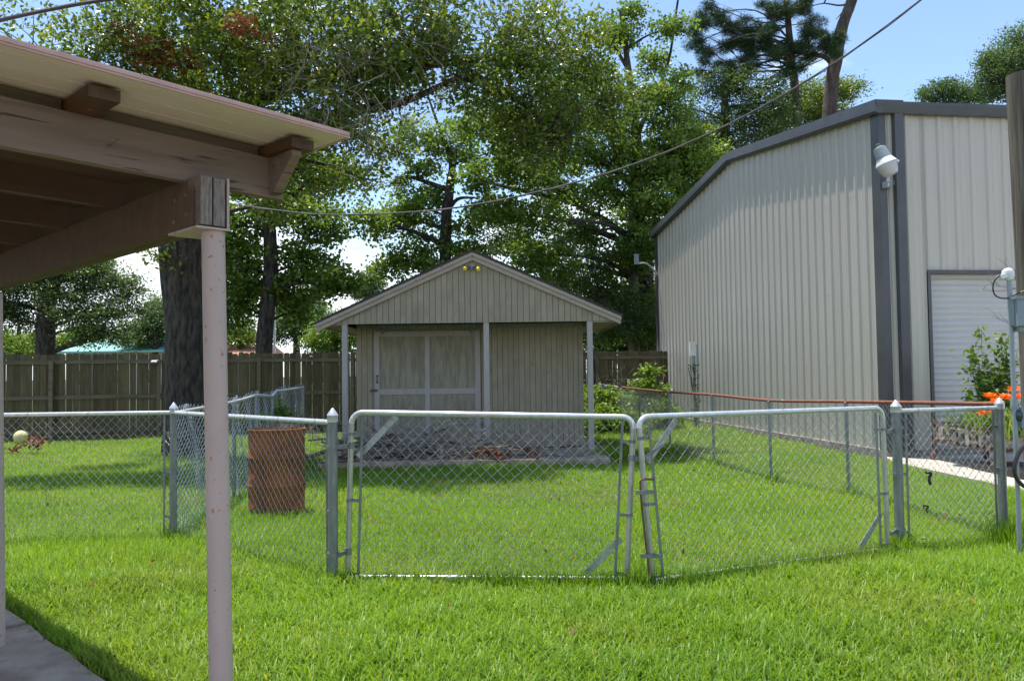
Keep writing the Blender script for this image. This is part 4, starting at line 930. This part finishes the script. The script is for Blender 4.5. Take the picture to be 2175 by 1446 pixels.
g2, _, _ = gate('right chain link gate swung slightly back with a rusty drop rod', bl2, br2, bl2+Vector((-.085, .0, 1.205)), br2+Vector((-.01, .0, 1.20)), True)
# drop rod and latch
dr_ = bl2+Vector((-.075, -.04, 0))
part('drop_rod', MB().tube([dr_+Vector((.05, 0, .0)), dr_+Vector((.015, 0, .35)), dr_+Vector((-.01, 0, .66)), dr_+Vector((-.012, 0, .735)), dr_+Vector((.0, 0, .755)), dr_+Vector((.09, 0, .752))], .0075, 8), M['rustmetal'], g2, world=True, smooth=True)
for z in (.66, .20): 
    c_ = bl2.lerp(bl2+Vector((-.085, 0, 1.205)), z/1.2)+Vector((0, 0, 0)); part('rod_clip', MB().box((c_.x-.075, c_.y-.05, z-.014), (c_.x+.07, c_.y-.024, z+.014)), M['galv'], g2, world=True)
c_ = br.lerp(br+Vector((.075, 0, 1.2)), .75)
part('gate_latch', MB().lathe([(.0225, c_.z-.02), (.03, c_.z-.02), (.03, c_.z+.02), (.0225, c_.z+.02)], 12, (c_.x, c_.y, 0)).bar(c_+Vector((.02, -.03, -.005)), c_+Vector((.10, -.035, .0)), .012, .035).bar(c_+Vector((.08, -.04, .0)), c_+Vector((.235, -.05, .10)), .014, .016), M['galv'], g1, world=True)
# hinges
for z, ext in ((1.0, .085), (.20, .10)):
    mm = MB().lathe([(.037, z-.016), (.044, z-.016), (.044, z+.016), (.037, z+.016)], 14, (GP1.x, GP1.y, 0)); q = bl.lerp(bl+Vector((.04, 0, 1.25)), z/1.25)
    mm.bar(Vector((GP1.x+.036, GP1.y-.02, z)), Vector((q.x-.02, q.y-.02, z)), .012, .03).lathe([(.022, z-.02), (.028, z-.02), (.028, z+.03), (.022, z+.03)], 12, (q.x, q.y, 0)); part('hinge', mm, M['galv'], F2, world=True)
for z in (1.0, .14):
    mm = MB().lathe([(.0405, z-.016), (.047, z-.016), (.047, z+.016), (.0405, z+.016)], 14, (GP2.x, GP2.y, 0)); mm.bar(Vector((GP2.x-.04, GP2.y-.02, z)), Vector((br2.x+.02, br2.y-.02, z)), .012, .03); part('hinge', mm, M['galv'], F5, world=True)
# black fence corner by the building
B0 = P(1280, 800, 23.0); B1 = P(1398, 800, 22.0)
F6 = thing('black_chain_link_fence', 'low black chain link fence with post against the far corner of the metal building', 'fence', (B1.x, B1.y, 0))
post(F6, (B1.x, B1.y, 0), 1.36, .045, 'blackmetal', cap=False); post(F6, (B0.x, B0.y, 0), 1.2, .03, 'blackmetal', cap=False)
part('top_rail', MB().tube([(B0.x, B0.y, 1.25), (B1.x, B1.y, 1.32)], .022, 8), M['blackmetal'], F6, world=True)
part('chain_link_mesh', fabric((B0.x, B0.y, .05), (B1.x, B1.y, .05), (B0.x, B0.y, 1.23), (B1.x, B1.y, 1.30), r=.003, n3=3), M['blackmetal'], F6, world=True)

# ------------------------------------------------------------------ rusty barrel
BP = Vector((P(588, 1095, 9.1).x, 9.1, 0)); R_ = .308
BR = thing('rusty_barrel', 'rust-brown steel drum standing in the grass behind the angled chain link panel', 'barrel', BP)
pr = [(R_-.02, 0), (R_+.006, .0), (R_+.006, .02), (R_-.002, .03)]
for zc in (.32, .63):
    pr += [(R_, zc-.035), (R_+.018, zc-.012), (R_+.018, zc+.012), (R_, zc+.035)]
pr += [(R_-.002, .915), (R_+.012, .925), (R_+.012, .943), (R_-.008, .945), (R_-.012, .91), (R_-.012, .06), (.01, .05)]
o_ = part('drum_body', MB().lathe(pr, 40), M['rust'], BR, smooth=True)
mm = MB()
for i in range(26):
    a = random.uniform(0, 2*pi); q = random.uniform(0, .24); twigfan(mm, (BP.x+cos(a)*q, BP.y+sin(a)*q, .80), (random.gauss(0, 1), random.gauss(0, 1), .5), .22, .005, 1, 3)
part('debris', mm, M['twig'], BR, world=True, kind='stuff')
part('ash_fill', MB().lathe([(R_-.02, .78), (.15, .81), (.02, .83)], 16), M['rock'], BR)
# ball and dead twig by the fence
bp_ = onfence(44, 925); bp_ = P(44, 924, 18.75)
MBs = MB()
rr_ = .155; MBs.lathe([(rr_*sin(pi*k/16)+1e-4, rr_-rr_*cos(pi*k/16)) for k in range(17)], 24, (bp_.x, bp_.y, .02))
solo('yellow_ball', MBs, M['ball'], 'pale yellow translucent ball lying on the grass beside the wooden fence', 'ball', smooth=True)
tp_ = G(62, 965); dtw = thing('fallen_twig', 'small fallen branch with red-brown dead leaves on the lawn near the ball', 'branch', tp_)
mm = MB(); twigfan(mm, tp_+Vector((-.4, 0, .04)), (1, 0, .35), 1.0, .012, 2, 5); part('twig', mm, M['twig'], dtw, world=True)
P_, ct, _, _, _ = clumps([(tuple(tp_+Vector((.1, 0, .22))), .2, 9), (tuple(tp_+Vector((-.3, 0, .08))), .14, 4)], 14, .09); V, Fc, t = leafcloud(P_, .09, .5); nppart('dead_leaves', V, Fc, M['deadleaf'], dtw, t)
# dead leaves in the brush pile
P_, ct, _, _, _ = clumps([((-.55, 13.6, FZ+.10), .3, 11), ((-.1, 13.6, FZ+.08), .3, 8), ((.35, 13.65, FZ+.06), .25, 4), ((-2.15, 13.9, FZ+.38), .12, 3), ((-2.9, 13.9, FZ+.1), .15, 4)], 15, .1, flat=.25)
P_[:, 2] = np.maximum(P_[:, 2], FZ+.01); V, Fc, t = leafcloud(P_, .075, .5); nppart('dead_leaves', V, Fc, M['deadleaf'], bp, t-.25)
# leaf litter on the lawn by the shed
nl = 900; xs = rng.uniform(-6, 5, nl); ys = 17-12.5*rng.random(nl)**1.9; V, Fc, t = leafcloud(np.stack([xs, ys, .05+0*xs], 1), .05, .5); 
k_ = ~((xs > -3.3) & (xs < 1.66) & (ys > 13.3)); k_ &= xs < 6.1
lo_ = link(npmesh('leaf_litter', V.reshape(-1, 4, 3)[k_].reshape(-1, 3), np.arange(4*k_.sum()).reshape(-1, 4), M['deadleaf'], t[k_]), 'leaf_litter', kind='stuff'); lo_['label'] = 'scattered small brown leaves on the grass near the shed'; lo_['category'] = 'leaf litter'

# ------------------------------------------------------------------ weeds and vines
P_, ct, cen, _, _ = clumps([((2.35, 20.3, .55), .8, 60), ((2.9, 20.8, .5), .7, 45), ((1.95, 19.7, .45), .45, 18), ((3.6, 21.2, .35), .6, 30), ((4.1, 21.4, .4), .5, 22), ((3.35, 20.6, 1.15), .28, 9), ((3.52, 20.6, 1.5), .22, 7), ((1.75, 19.0, .5), .4, 14), ((1.8, 20.2, .95), .4, 14), ((1.6, 18.4, .2), .4, 12), ((3.75, 20.7, 1.0), .25, 5), ((2.6, 19.3, .2), .8, 34)], 42, .2)
P_[:, 2] = np.maximum(P_[:, 2], .02); V, Fc, t = leafcloud(P_, .10, .75, ctint=ct)
vt = thing('vine_thicket', 'yellow-green vines and weeds smothering the far fence right of the shed', 'bush', (2.4, 20.3, 0)); nppart('leaves', V, Fc, M['limeleaf'], vt, t)
mm = MB()
for x, y in ((2.3, 20.2), (2.9, 20.6), (1.9, 19.3), (3.4, 20.6), (4.0, 21.3)):
    for _ in range(3): twigfan(mm, (x, y, 0), (random.gauss(0, .3), random.gauss(0, .3), 1), 1.3, .012, 2)
part('stems', mm, M['barkpale'], vt, world=True, kind='stuff')
P_, ct, _, _, _ = clumps([(tuple(P(598, 872, 12.8)), .22, 12)], 26, .14); V, Fc, t = leafcloud(P_, .10, .4, ctint=ct)
wd_ = thing('weed', 'dark leafy weed growing by the peeling chain link run', 'plant', (P(598, 872, 12.8).x, 12.8, 0)); nppart('leaves', V, Fc, M['gumleaf'], wd_, t)
mm = MB(); [twigfan(mm, (P(598, 872, 12.8).x, 12.8, 0), (random.gauss(0, .2), 0, 1), .9, .01, 1) for _ in range(4)]; part('stem', mm, M['brush'], wd_, world=True)

# ------------------------------------------------------------------ things on and by the metal building
# security lamp
lp = P(1886, 392, 13.5)
SL = thing('security_light', 'grey and white dusk-to-dawn lamp on a short arm near the building corner', 'light', tuple(lp))
wallp = lp+Vector((0, .08, 0))
part('mount_bracket', MB().box((-.07, -.02, -.06), (.05, .12, .05)).tube([(.07, 0, -.05), (.10, -.02, 0), (.09, -.02, .06), (.05, -.02, .08)], .006, 6), M['galv'], SL)
part('arm', MB().tube(spline([(0, 0, -.03), (0, -.02, .12), (0, -.25, .24), (-.02, -.42, .30)], 4), .022, 10), M['rail'], SL, smooth=True)
ax = Vector((.36, -.1, -1)).normalized(); T = ax.to_track_quat('Z', 'Y').to_matrix().to_4x4(); T.translation = P(1866, 312, 12.95)-lp
hd_ = part('lamp_housing', MB().lathe([(.04, .0), (.088, .02), (.10, .05), (.115, .20), (.12, .215)], 20, T=T), M['greypaint'], SL, smooth=True)
part('photocell', MB().lathe([(.03, -.045), (.042, -.035), (.042, .0)], 14, T=T), M['fencerail'], hd_, smooth=True)
part('reflector', MB().lathe([(.12, .216), (.165, .30), (.17, .315), (.15, .315)], 20, T=T), M['white'], hd_, smooth=True)
part('lens', MB().lathe([(.158, .317), (.16, .33), (.135, .44), (.11, .50), (.05, .52)], 20, T=T), M['rollup'], hd_, smooth=True)
# antenna box on a bent arm
cp = P(1352, 551, 25.6); ce = P(1402, 590, 26.0)
AN = thing('antenna', 'small grey box antenna on a bent arm at the far corner of the metal building', 'antenna', tuple(cp))
part('antenna_box', MB().box((-.07, -.05, -.16), (.07, .05, .17)), M['greypaint'], AN)
part('arm', MB().tube(spline([cp+Vector((.02, 0, -.13)), cp.lerp(ce, .45)+Vector((0, 0, .12)), ce+Vector((-.06, 0, .08)), ce+Vector((0, 0, -.12))], 5), .03, 8), M['rail'], AN, world=True, smooth=True)
# conduit with vine on the gable wall
cw = Vector((5.20, 21.2, 0)); p0 = P(1478, 880, 21.2); cw = Vector((p0.x-.02, 21.2, 0))
CW = thing('vined_conduit', 'white conduit and small box with creeping vine against the metal wall', 'conduit', tuple(cw))
part('pipe', MB().tube([(0, 0, -.05), (0, 0, 1.95)], .045, 10), M['pvc'], CW, smooth=True)
part('outlet_box', MB().box((-.11, -.06, 1.90), (.04, .05, 2.28)), M['white'], CW)
part('wall_pipe', MB().tube([(.10, .05, .0), (.10, .05, 2.2), (.05, .0, 2.2)], .018, 8), M['pvc'], CW)
mm = MB(); 
for _ in range(3): mm.tube(spline([(random.uniform(-.05, .05), -.06, 0), (.05, -.06, .5), (-.06, -.05, 1.0), (random.uniform(-.2, .1), -.06, 1.6)], 5), .012, 4)
part('vine', mm, M['brush'], CW)
C_ = np.array([(cw.x+random.gauss(0, .06), 21.12, random.uniform(.1, 1.7)) for _ in range(160)]); V, Fc, t = leafcloud(C_, .07, .7); nppart('vine_leaves', V, Fc, M['darkleaf'], CW, t)

# rusty cart planter
PC = thing('cart_planter', 'rusty iron cart planter filled with mulch beside the roll-up door', 'planter', (7.3, 12.2, .03))
x0, x1, y0, y1 = 6.86, 7.72, 11.45, 13.1
mm = MB()
for z in (.33, .62): 
    for a, b in (((x0, y0), (x1, y0)), ((x1, y0), (x1, y1)), ((x1, y1), (x0, y1)), ((x0, y1), (x0, y0))): mm.bar((*a, z), (*b, z), .03, .03)
part('iron_frame', mm, M['rustmetal'], PC, world=True)
for x, y in ((x0, y0), (x1, y0), (x0, y1), (x1, y1)):
    part('leg', MB().bar((x, y, .10), (x, y, .70), .03, .03, (1, 0, 0)), M['rustmetal'], PC, world=True)
    wh = MB().lathe([(.02, -.02), (.065, -.018), (.075, -.012), (.075, .012), (.065, .018), (.02, .02)], 16, T=Matrix.Translation((x-.03, y, .105)) @ Matrix.Rotation(pi/2, 4, 'Y')); part('wheel', wh, M['rustmetal'], PC, world=True)
part('trough', MB().box((x0+.02, y0+.02, .34), (x1-.02, y1-.02, .56)), M['rock'], PC, world=True)
for i in range(9):
    part('liner_bark', MB().tube([(x0-.005, y0+.1+i*.18, .36+random.uniform(0, .04)), (x0-.01, y0+.14+i*.18, .58+random.uniform(-.05, .03))], random.uniform(.035, .06), 7, wob=.2), M['rock'], PC, world=True)
db = solo('cart_shadow_slab', MB().box((6.75, 10.5, .04), (9.2, 11.95, .12)), M['blackmetal'], 'flat black slab standing in for the shadow under the cart planter', 'shadow slab')  # black slab added on the driveway as the shadow beneath the cart
def strap(cx, cy, z, n_, L_, rad=.4, wid=.022, m='limeleaf'):
    az = rng.uniform(0, 2*pi, n_); l_ = L_*(.6+.5*rng.random(n_)); b = np.stack([cx+rng.normal(0, rad*.4, n_), cy+rng.normal(0, rad, n_), np.full(n_, z)], 1)
    segs = 4; V = []; sd = np.stack([-np.sin(az), np.cos(az), 0*az], 1)
    for k in range(segs+1):
        t = k/segs; out = (l_*(.25*t+.45*t*t))[:, None]*np.stack([np.cos(az), np.sin(az), 0*az], 1); zz = np.zeros((n_, 3)); zz[:, 2] = l_*(1.05*t-.45*t*t*t)
        w_ = wid*(1-.9*t**2)/2; V += [b+out+zz-sd*w_, b+out+zz+sd*w_]
    V = np.stack(V, 1).reshape(-1, 3); i = np.arange(n_)[:, None]*(2*(segs+1))
    Fc = np.concatenate([i+np.array([[2*k, 2*k+1, 2*k+3, 2*k+2]]) for k in range(segs)], 1).reshape(-1, 4)
    return V, Fc, np.repeat(np.clip(rng.normal(.4, .2, n_), 0, 1), segs)
LP = thing('daylily', 'orange daylilies with strappy green leaves growing in the cart planter', 'flower', (7.25, 12.0, .56))
V, Fc, t = strap(7.2, 11.9, .52, 420, .60, .48); nppart('leaves', V, Fc, M['limeleaf'], LP, t)
for (px, py, Y) in ((2103, 846, 11.8), (2132, 848, 11.7), (2154, 830, 11.9), (2162, 845, 11.8), (2090, 880, 11.6), (2112, 856, 11.6)):
    c_ = P(px, py, Y); part('stalk', MB().tube([(7.2+random.uniform(-.1, .2), 11.9, .5), c_], .006, 5), M['limeleaf'], LP, world=True)
    mm = MB()
    for q in range(3):
        cc = c_+Vector((random.uniform(-.05, .05), random.uniform(-.03, .03), random.uniform(-.02, .02)))
        for k in range(6):
            a = 2*pi*k/6+q; dd = Vector((cos(a), sin(a), .9 if k % 2 else .3)).normalized(); s_ = Vector((-sin(a), cos(a), 0)); mm.add([cc, cc+dd*.055+s_*.030+Vector((0, 0, .02)), cc+dd*.115, cc+dd*.055-s_*.030+Vector((0, 0, .015))], [(0, 1, 2, 3)])
    part('bloom', mm, M['petal'], LP, world=True)
SHR = thing('upright_shrub', 'tall airy shrub with upright leafy stems in front of the roll-up door', 'shrub', (7.55, 12.7, .4))
mm = MB(); C_ = []
for (px, py, bx) in ((2085, 700, 2100), (2075, 760, 2095), (2125, 715, 2110), (2138, 722, 2112), (2060, 745, 2095), (2105, 790, 2105), (2150, 780, 2115), (2128, 770, 2108)):
    top = P(px, py, 12.6); bot = P(bx, 905, 12.6); pts = spline([bot, bot.lerp(top, .5)+Vector((random.gauss(0, .04), 0, 0)), top], 6)
    mm.tube(pts, .006, 4)
    for p in pts[1:]:
        t_ = (p.z-bot.z)/(top.z-bot.z)
        for _ in range(int(30-18*t_)): C_.append(tuple(p+Vector((random.gauss(0, .05+.13*(1-t_)), random.gauss(0, .07), random.gauss(0, .05)))))
part('stem', mm, M['barkpale'], SHR, world=True); V, Fc, t = leafcloud(np.array(C_), .09, .65, up=.8, tint0=.3); nppart('leaves', V, Fc, M['limeleaf'], SHR, t-.1)
BT = thing('bare_twigs', 'bare white twigs sticking out beside the utility pole in front of the roll-up door', 'twigs', tuple(P(2150, 640, 9)))
mm = MB()
for px, py, dx, dz in ((2160, 612, -1, .25), (2160, 612, -1, -.2), (2158, 642, -1, .15), (2160, 694, -1, .6), (2165, 700, -1, .3), (2160, 600, -.6, .8), (2175, 705, -.8, -1), (2165, 790, -1, .15)):
    twigfan(mm, P(px, py, 9), (dx, 0, dz), .38 if py < 780 else .8, .007, 1, 4)
part('twig', mm, M['twig'], BT, world=True)

# utility pole with service gear
pp = P(2204, 700, 6.95); 
UP = thing('utility_pole', 'weathered round wooden pole at the right edge of the photo', 'pole', (pp.x, pp.y, 0))
part('pole_shaft', MB().tube([(pp.x+.02, pp.y, -.1), (pp.x+.005, pp.y, 2), (pp.x-.03, pp.y, 4.1)], [.155, .15, .142], 24, wob=.015), M['pole'], UP, world=True, smooth=True)
part('cable_hook', MB().box((pp.x-.03, pp.y-.19, 4.0), (pp.x+.06, pp.y-.13, 4.07)).tube([(pp.x+.0, pp.y-.17, 4.05), (pp.x+.12, pp.y-.2, 4.13)], .012, 6), M['blackmetal'], UP, world=True)
part('pole_cable', MB().tube(spline([(pp.x+.06, pp.y-.14, 4.0), (pp.x-.06, pp.y-.15, 3.6), (pp.x-.05, pp.y-.155, 3.2), (pp.x+.04, pp.y-.16, 2.8), (pp.x-.05, pp.y-.165, 2.4)], 5), .008, 6), M['cable'], UP, world=True, smooth=True)
c0 = G(2166, 1170); ct_ = P(2144, 590, 6.74)
UC = thing('service_conduit', 'thin grey conduit with white weatherhead standing before the wooden pole', 'conduit', (c0.x, c0.y, 0))
part('pipe', MB().tube([(c0.x, c0.y, -.03), (c0.x+.0, c0.y, 1.4), (c0.x-.005, c0.y, 2.30)], .019, 14), M['pvc'], UC, world=True, smooth=True)
part('pipe_coupling', MB().tube([(c0.x, c0.y, 1.20), (c0.x, c0.y, 1.27)], .028, 14), M['pvc'], UC, world=True, smooth=True)
T = Matrix.Translation((c0.x-.005, c0.y, 2.30)) @ Matrix.Rotation(radians(-18), 4, 'Y')
part('weatherhead', MB().lathe([(.03, -.03), (.045, 0), (.05, .025), (.04, .055), (.015, .07)], 14, T=T).box((-.085, -.035, .0), (0, .035, .035), T), M['white'], UC, world=True, smooth=True)
part('wire_loop', MB().tube(spline([(c0.x-.08, c0.y-.01, 2.32), (c0.x-.15, c0.y-.02, 2.24), (c0.x-.14, c0.y-.02, 2.14), (c0.x-.05, c0.y-.03, 2.11), (c0.x+.06, c0.y-.05, 2.16), (c0.x+.16, c0.y-.08, 2.19)], 6), .006, 6), M['cable'], UC, world=True, smooth=True)
mb_ = P(2150, 655, 6.62)
EB = thing('electrical_box', 'grey metal electrical box fixed on the utility pole at right edge', 'electrical box', (mb_.x+.035, 6.66, 1.88))
part('box_body', MB().box((0, 0, .0), (.34, .06, .235)), M['greypaint'], EB); part('box_cover', MB().box((.012, -.035, -.005), (.34, -.001, .215)), M['greypaint'], EB)
part('box_hood', MB().box((-.006, -.045, .216), (.345, .06, .242)), M['greypaint'], EB); part('base_knockout', MB().box((.05, .01, -.05), (.25, .1, -.006)), M['greypaint'], EB)
mt = P(2160, 882, 6.74)
ET = thing('electric_meter', 'round glass-faced electric meter seen side-on beside the conduit', 'meter', tuple(mt))
part('meter_base', MB().box((.02, -.03, -.10), (.04, .04, .07)), M['greypaint'], ET)
part('meter_dial', MB().lathe([(.05, 0), (.052, .02), (.042, .035), (.02, .042)], 18, T=Matrix.Translation((.02, .0, 0)) @ Matrix.Rotation(-pi/2, 4, 'Y')), M['windowglass'], ET, smooth=True)
hz_ = [P(a, b, 6.66) for a, b in ((2190, 930), (2168, 955), (2156, 985), (2157, 1010), (2172, 1030), (2195, 1040))]
solo('black_hose', MB().tube(spline(hz_, 5), .017, 10), M['cable'], 'black hose looped down beside the foot of the utility pole', 'hose', smooth=True)

# overhead wires
ws = [(478, 431, 9.6), (640, 452, 9.1), (760, 455, 8.7), (950, 443, 8.2), (1150, 405, 7.7), (1350, 347, 7.2), (1550, 262, 6.7), (1750, 148, 6.2), (1955, 0, 5.7), (2120, -140, 5.3)]
wr = thing('overhead_wire', 'long pale twisted service wire sagging from top right to the shelter', 'wire', tuple(P(950, 443, 8.2)))
pts = spline([P(*q) for q in ws], 6)
part('messenger', MB().tube(pts, .0048, 6), M['cable_al'], wr, world=True, smooth=True)
part('conductor', MB().tube([p+Vector((0, .008*sin(i*1.7), -.010+.003*cos(i*1.7))) for i, p in enumerate(pts)], .0045, 6), M['cable'], wr, world=True, smooth=True)
solo('overhead_cable', MB().tube(spline([P(-200, 95, 4.0), P(0, 44, 4.1), P(110, 20, 4.2), P(225, 0, 4.3), P(420, -25, 4.5)], 5), .011, 8), M['cable'], 'thick dark cable crossing the sky corner above the shelter roof', 'cable', smooth=True)

# ------------------------------------------------------------------ patio shelter
CP = thing('patio_shelter', 'mauve-painted timber patio shelter with pitched metal roof at left edge', 'shelter', (CA[0], CA[1], 0), CRZ)
SLp = -.028
def zr(s): return 2.212+SLp*s
# main beam (two planks)
ZB = 2.052; HBm = .168
for a, b in ((-.0435, -.002), (.002, .0435)):
    bmz = part('beam_plank', MB().box((a, 0, ZB), (b, .09, ZB+HBm-(.0 if a < 0 else .004))), M['mauve'], CP)
    part('beam_plank', MB().box((a, .0905, ZB-.001), (b, 5.6, ZB+HBm-.001)), M['brownwood'], CP)  # rest of the beam, darker brown than its front end
    part('end_grain', MB().box((a+.0015, -.003, ZB+.0015), (b-.0015, -.0005, ZB+HBm-.006)), M['endgrain'], bmz)
pl_ = part('splice_plate', MB().box((-.056, .035, ZB-.004), (-.0445, .20, ZB+.13)), M['brownwood'], CP)
for y, z in ((.07, .105), (.155, .10), (.065, .04), (.165, .028)): part('bolt_head', MB().lathe([(.010, 0), (.010, .006), (.004, .009)], 8, T=Matrix.Translation((-.056, y, ZB+z)) @ Matrix.Rotation(-pi/2, 4, 'Y')), M['rustmetal'], pl_)
part('steel_saddle', MB().box((-.056, -.004, ZB-.012), (.062, .22, ZB-.005)).box((.052, .0, ZB-.012), (.060, .12, ZB+HBm)), M['steelpost'], CP)
# posts
for y in (.045, 2.78):
    part('pipe_post', MB().tube([(.055, y-.02, -.02), (.024, y, ZB-.012)], .0385, 28), M['steelpost'], CP, smooth=True, label='pink-painted steel pipe post with rust specks')
# rafters (parallel to local x)
def rafter(y, x0, x1, m='mauve', h=.146, t=.04, notch=False):
    v = []
    for x in (x0, x1):
        v += [(x, y, zr(x)), (x, y+t, zr(x)), (x, y+t, zr(x)+h), (x, y, zr(x)+h)]
    return part('rafter', MB().add(v, [(0, 3, 2, 1), (4, 5, 6, 7), (0, 1, 5, 4), (1, 2, 6, 5), (2, 3, 7, 6), (3, 0, 4, 7)]), M[m], CP)
r1 = rafter(.101, -3.6, .320)
part('notch_block', MB().box((.060, .099, 2.196), (.10, .135, 2.216)), M['treated'], r1)
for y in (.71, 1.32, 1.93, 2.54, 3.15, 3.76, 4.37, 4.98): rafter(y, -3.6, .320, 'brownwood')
# purlins lying flat on the rafters, ends sticking out
for x in (-.375, .29, -1.03, -1.70, -2.4, -3.1):
    z = zr(x)+.147
    part('purlin', MB().box((x-.045, -.09, z), (x+.045, 5.3, z+.036)), M['treated'], CP)
    part('nail', MB().tube([(x, .03, z), (x, .03, z-.004)], .006, 6), M['rustmetal'], CP)
part('brace_block', MB().prism([(.0995, zr(.3)+.012), (.0995, zr(.3)+.1455), (-.066, zr(.3)+.1455), (-.066, zr(.3)+.128), (.072, zr(.3)+.010)], .262, .299, 'x'), M['mauve'], CP)
part('bent_nail', MB().tube([(-.30, .101, 2.285), (-.29, .08, 2.289), (-.285, .06, 2.298)], .0025, 6).lathe([(.006, 0), (.006, .002)], 8, T=Matrix.Translation((-.285, .058, 2.299))), M['rustmetal'], CP)
for xa, xb in ((-3.05, -2.45), (-2.35, -1.75), (-1.65, -1.08), (-.98, -.422), (-.328, .243)):
    part('blocking', MB().add([(x, yy, zr(x)+.1475+dz) for x in (xa, xb) for yy, dz in ((.143, 0), (.16, 0), (.16, .046), (.143, .046))], [(0, 3, 2, 1), (4, 5, 6, 7), (0, 1, 5, 4), (1, 2, 6, 5), (2, 3, 7, 6), (3, 0, 4, 7)]), M['mauve'], CP)
# dark ceiling between rafters and the metal roof sheets
RX1 = .412
def roofz(s): return 2.408-.0+SLp*s
def slabx(y0, y1, dz0, dz1, x0=-3.7, x1=RX1):
    v = []
    for x in (x0, x1): v += [(x, y0, roofz(x)+dz0), (x, y1, roofz(x)+dz0), (x, y1, roofz(x)+dz1), (x, y0, roofz(x)+dz1)]
    return MB().add(v, [(0, 3, 2, 1), (4, 5, 6, 7), (0, 1, 5, 4), (1, 2, 6, 5), (2, 3, 7, 6), (3, 0, 4, 7)])
y = -.185
while y < 5.4:
    sh_ = part('roof_sheet', slabx(y+.0005, y+.3045, 0, .006), M['cream'], CP)
    for k in range(3): part('sheet_ridge', slabx(y+.05+k*.1, y+.062+k*.1, -.0022, -.0002), M['cream'], sh_)
    y += .305
part('edge_trim', slabx(-.192, -.1855, -.004, .018), M['pink'], CP)
part('edge_trim', slabx(-.1965, -.1925, .003, .012), M['pink'], CP)
part('roof_deck', slabx(-.184, 5.4, .0065, .02), M['pink'], CP)
part('edge_trim', MB().box((RX1+.0005, -.19, roofz(RX1)-.004), (RX1+.008, 5.4, roofz(RX1)+.018)), M['pink'], CP)
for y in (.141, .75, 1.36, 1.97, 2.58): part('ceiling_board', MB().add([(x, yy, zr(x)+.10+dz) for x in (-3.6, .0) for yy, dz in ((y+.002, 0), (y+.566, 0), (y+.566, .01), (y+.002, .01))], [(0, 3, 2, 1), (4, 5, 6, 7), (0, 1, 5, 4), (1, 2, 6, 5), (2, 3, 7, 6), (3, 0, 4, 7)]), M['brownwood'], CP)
part('nail', MB().tube([(-.02, .3, ZB-.02), (-.02, .3, ZB-.004)], .004, 6), M['rustmetal'], CP)
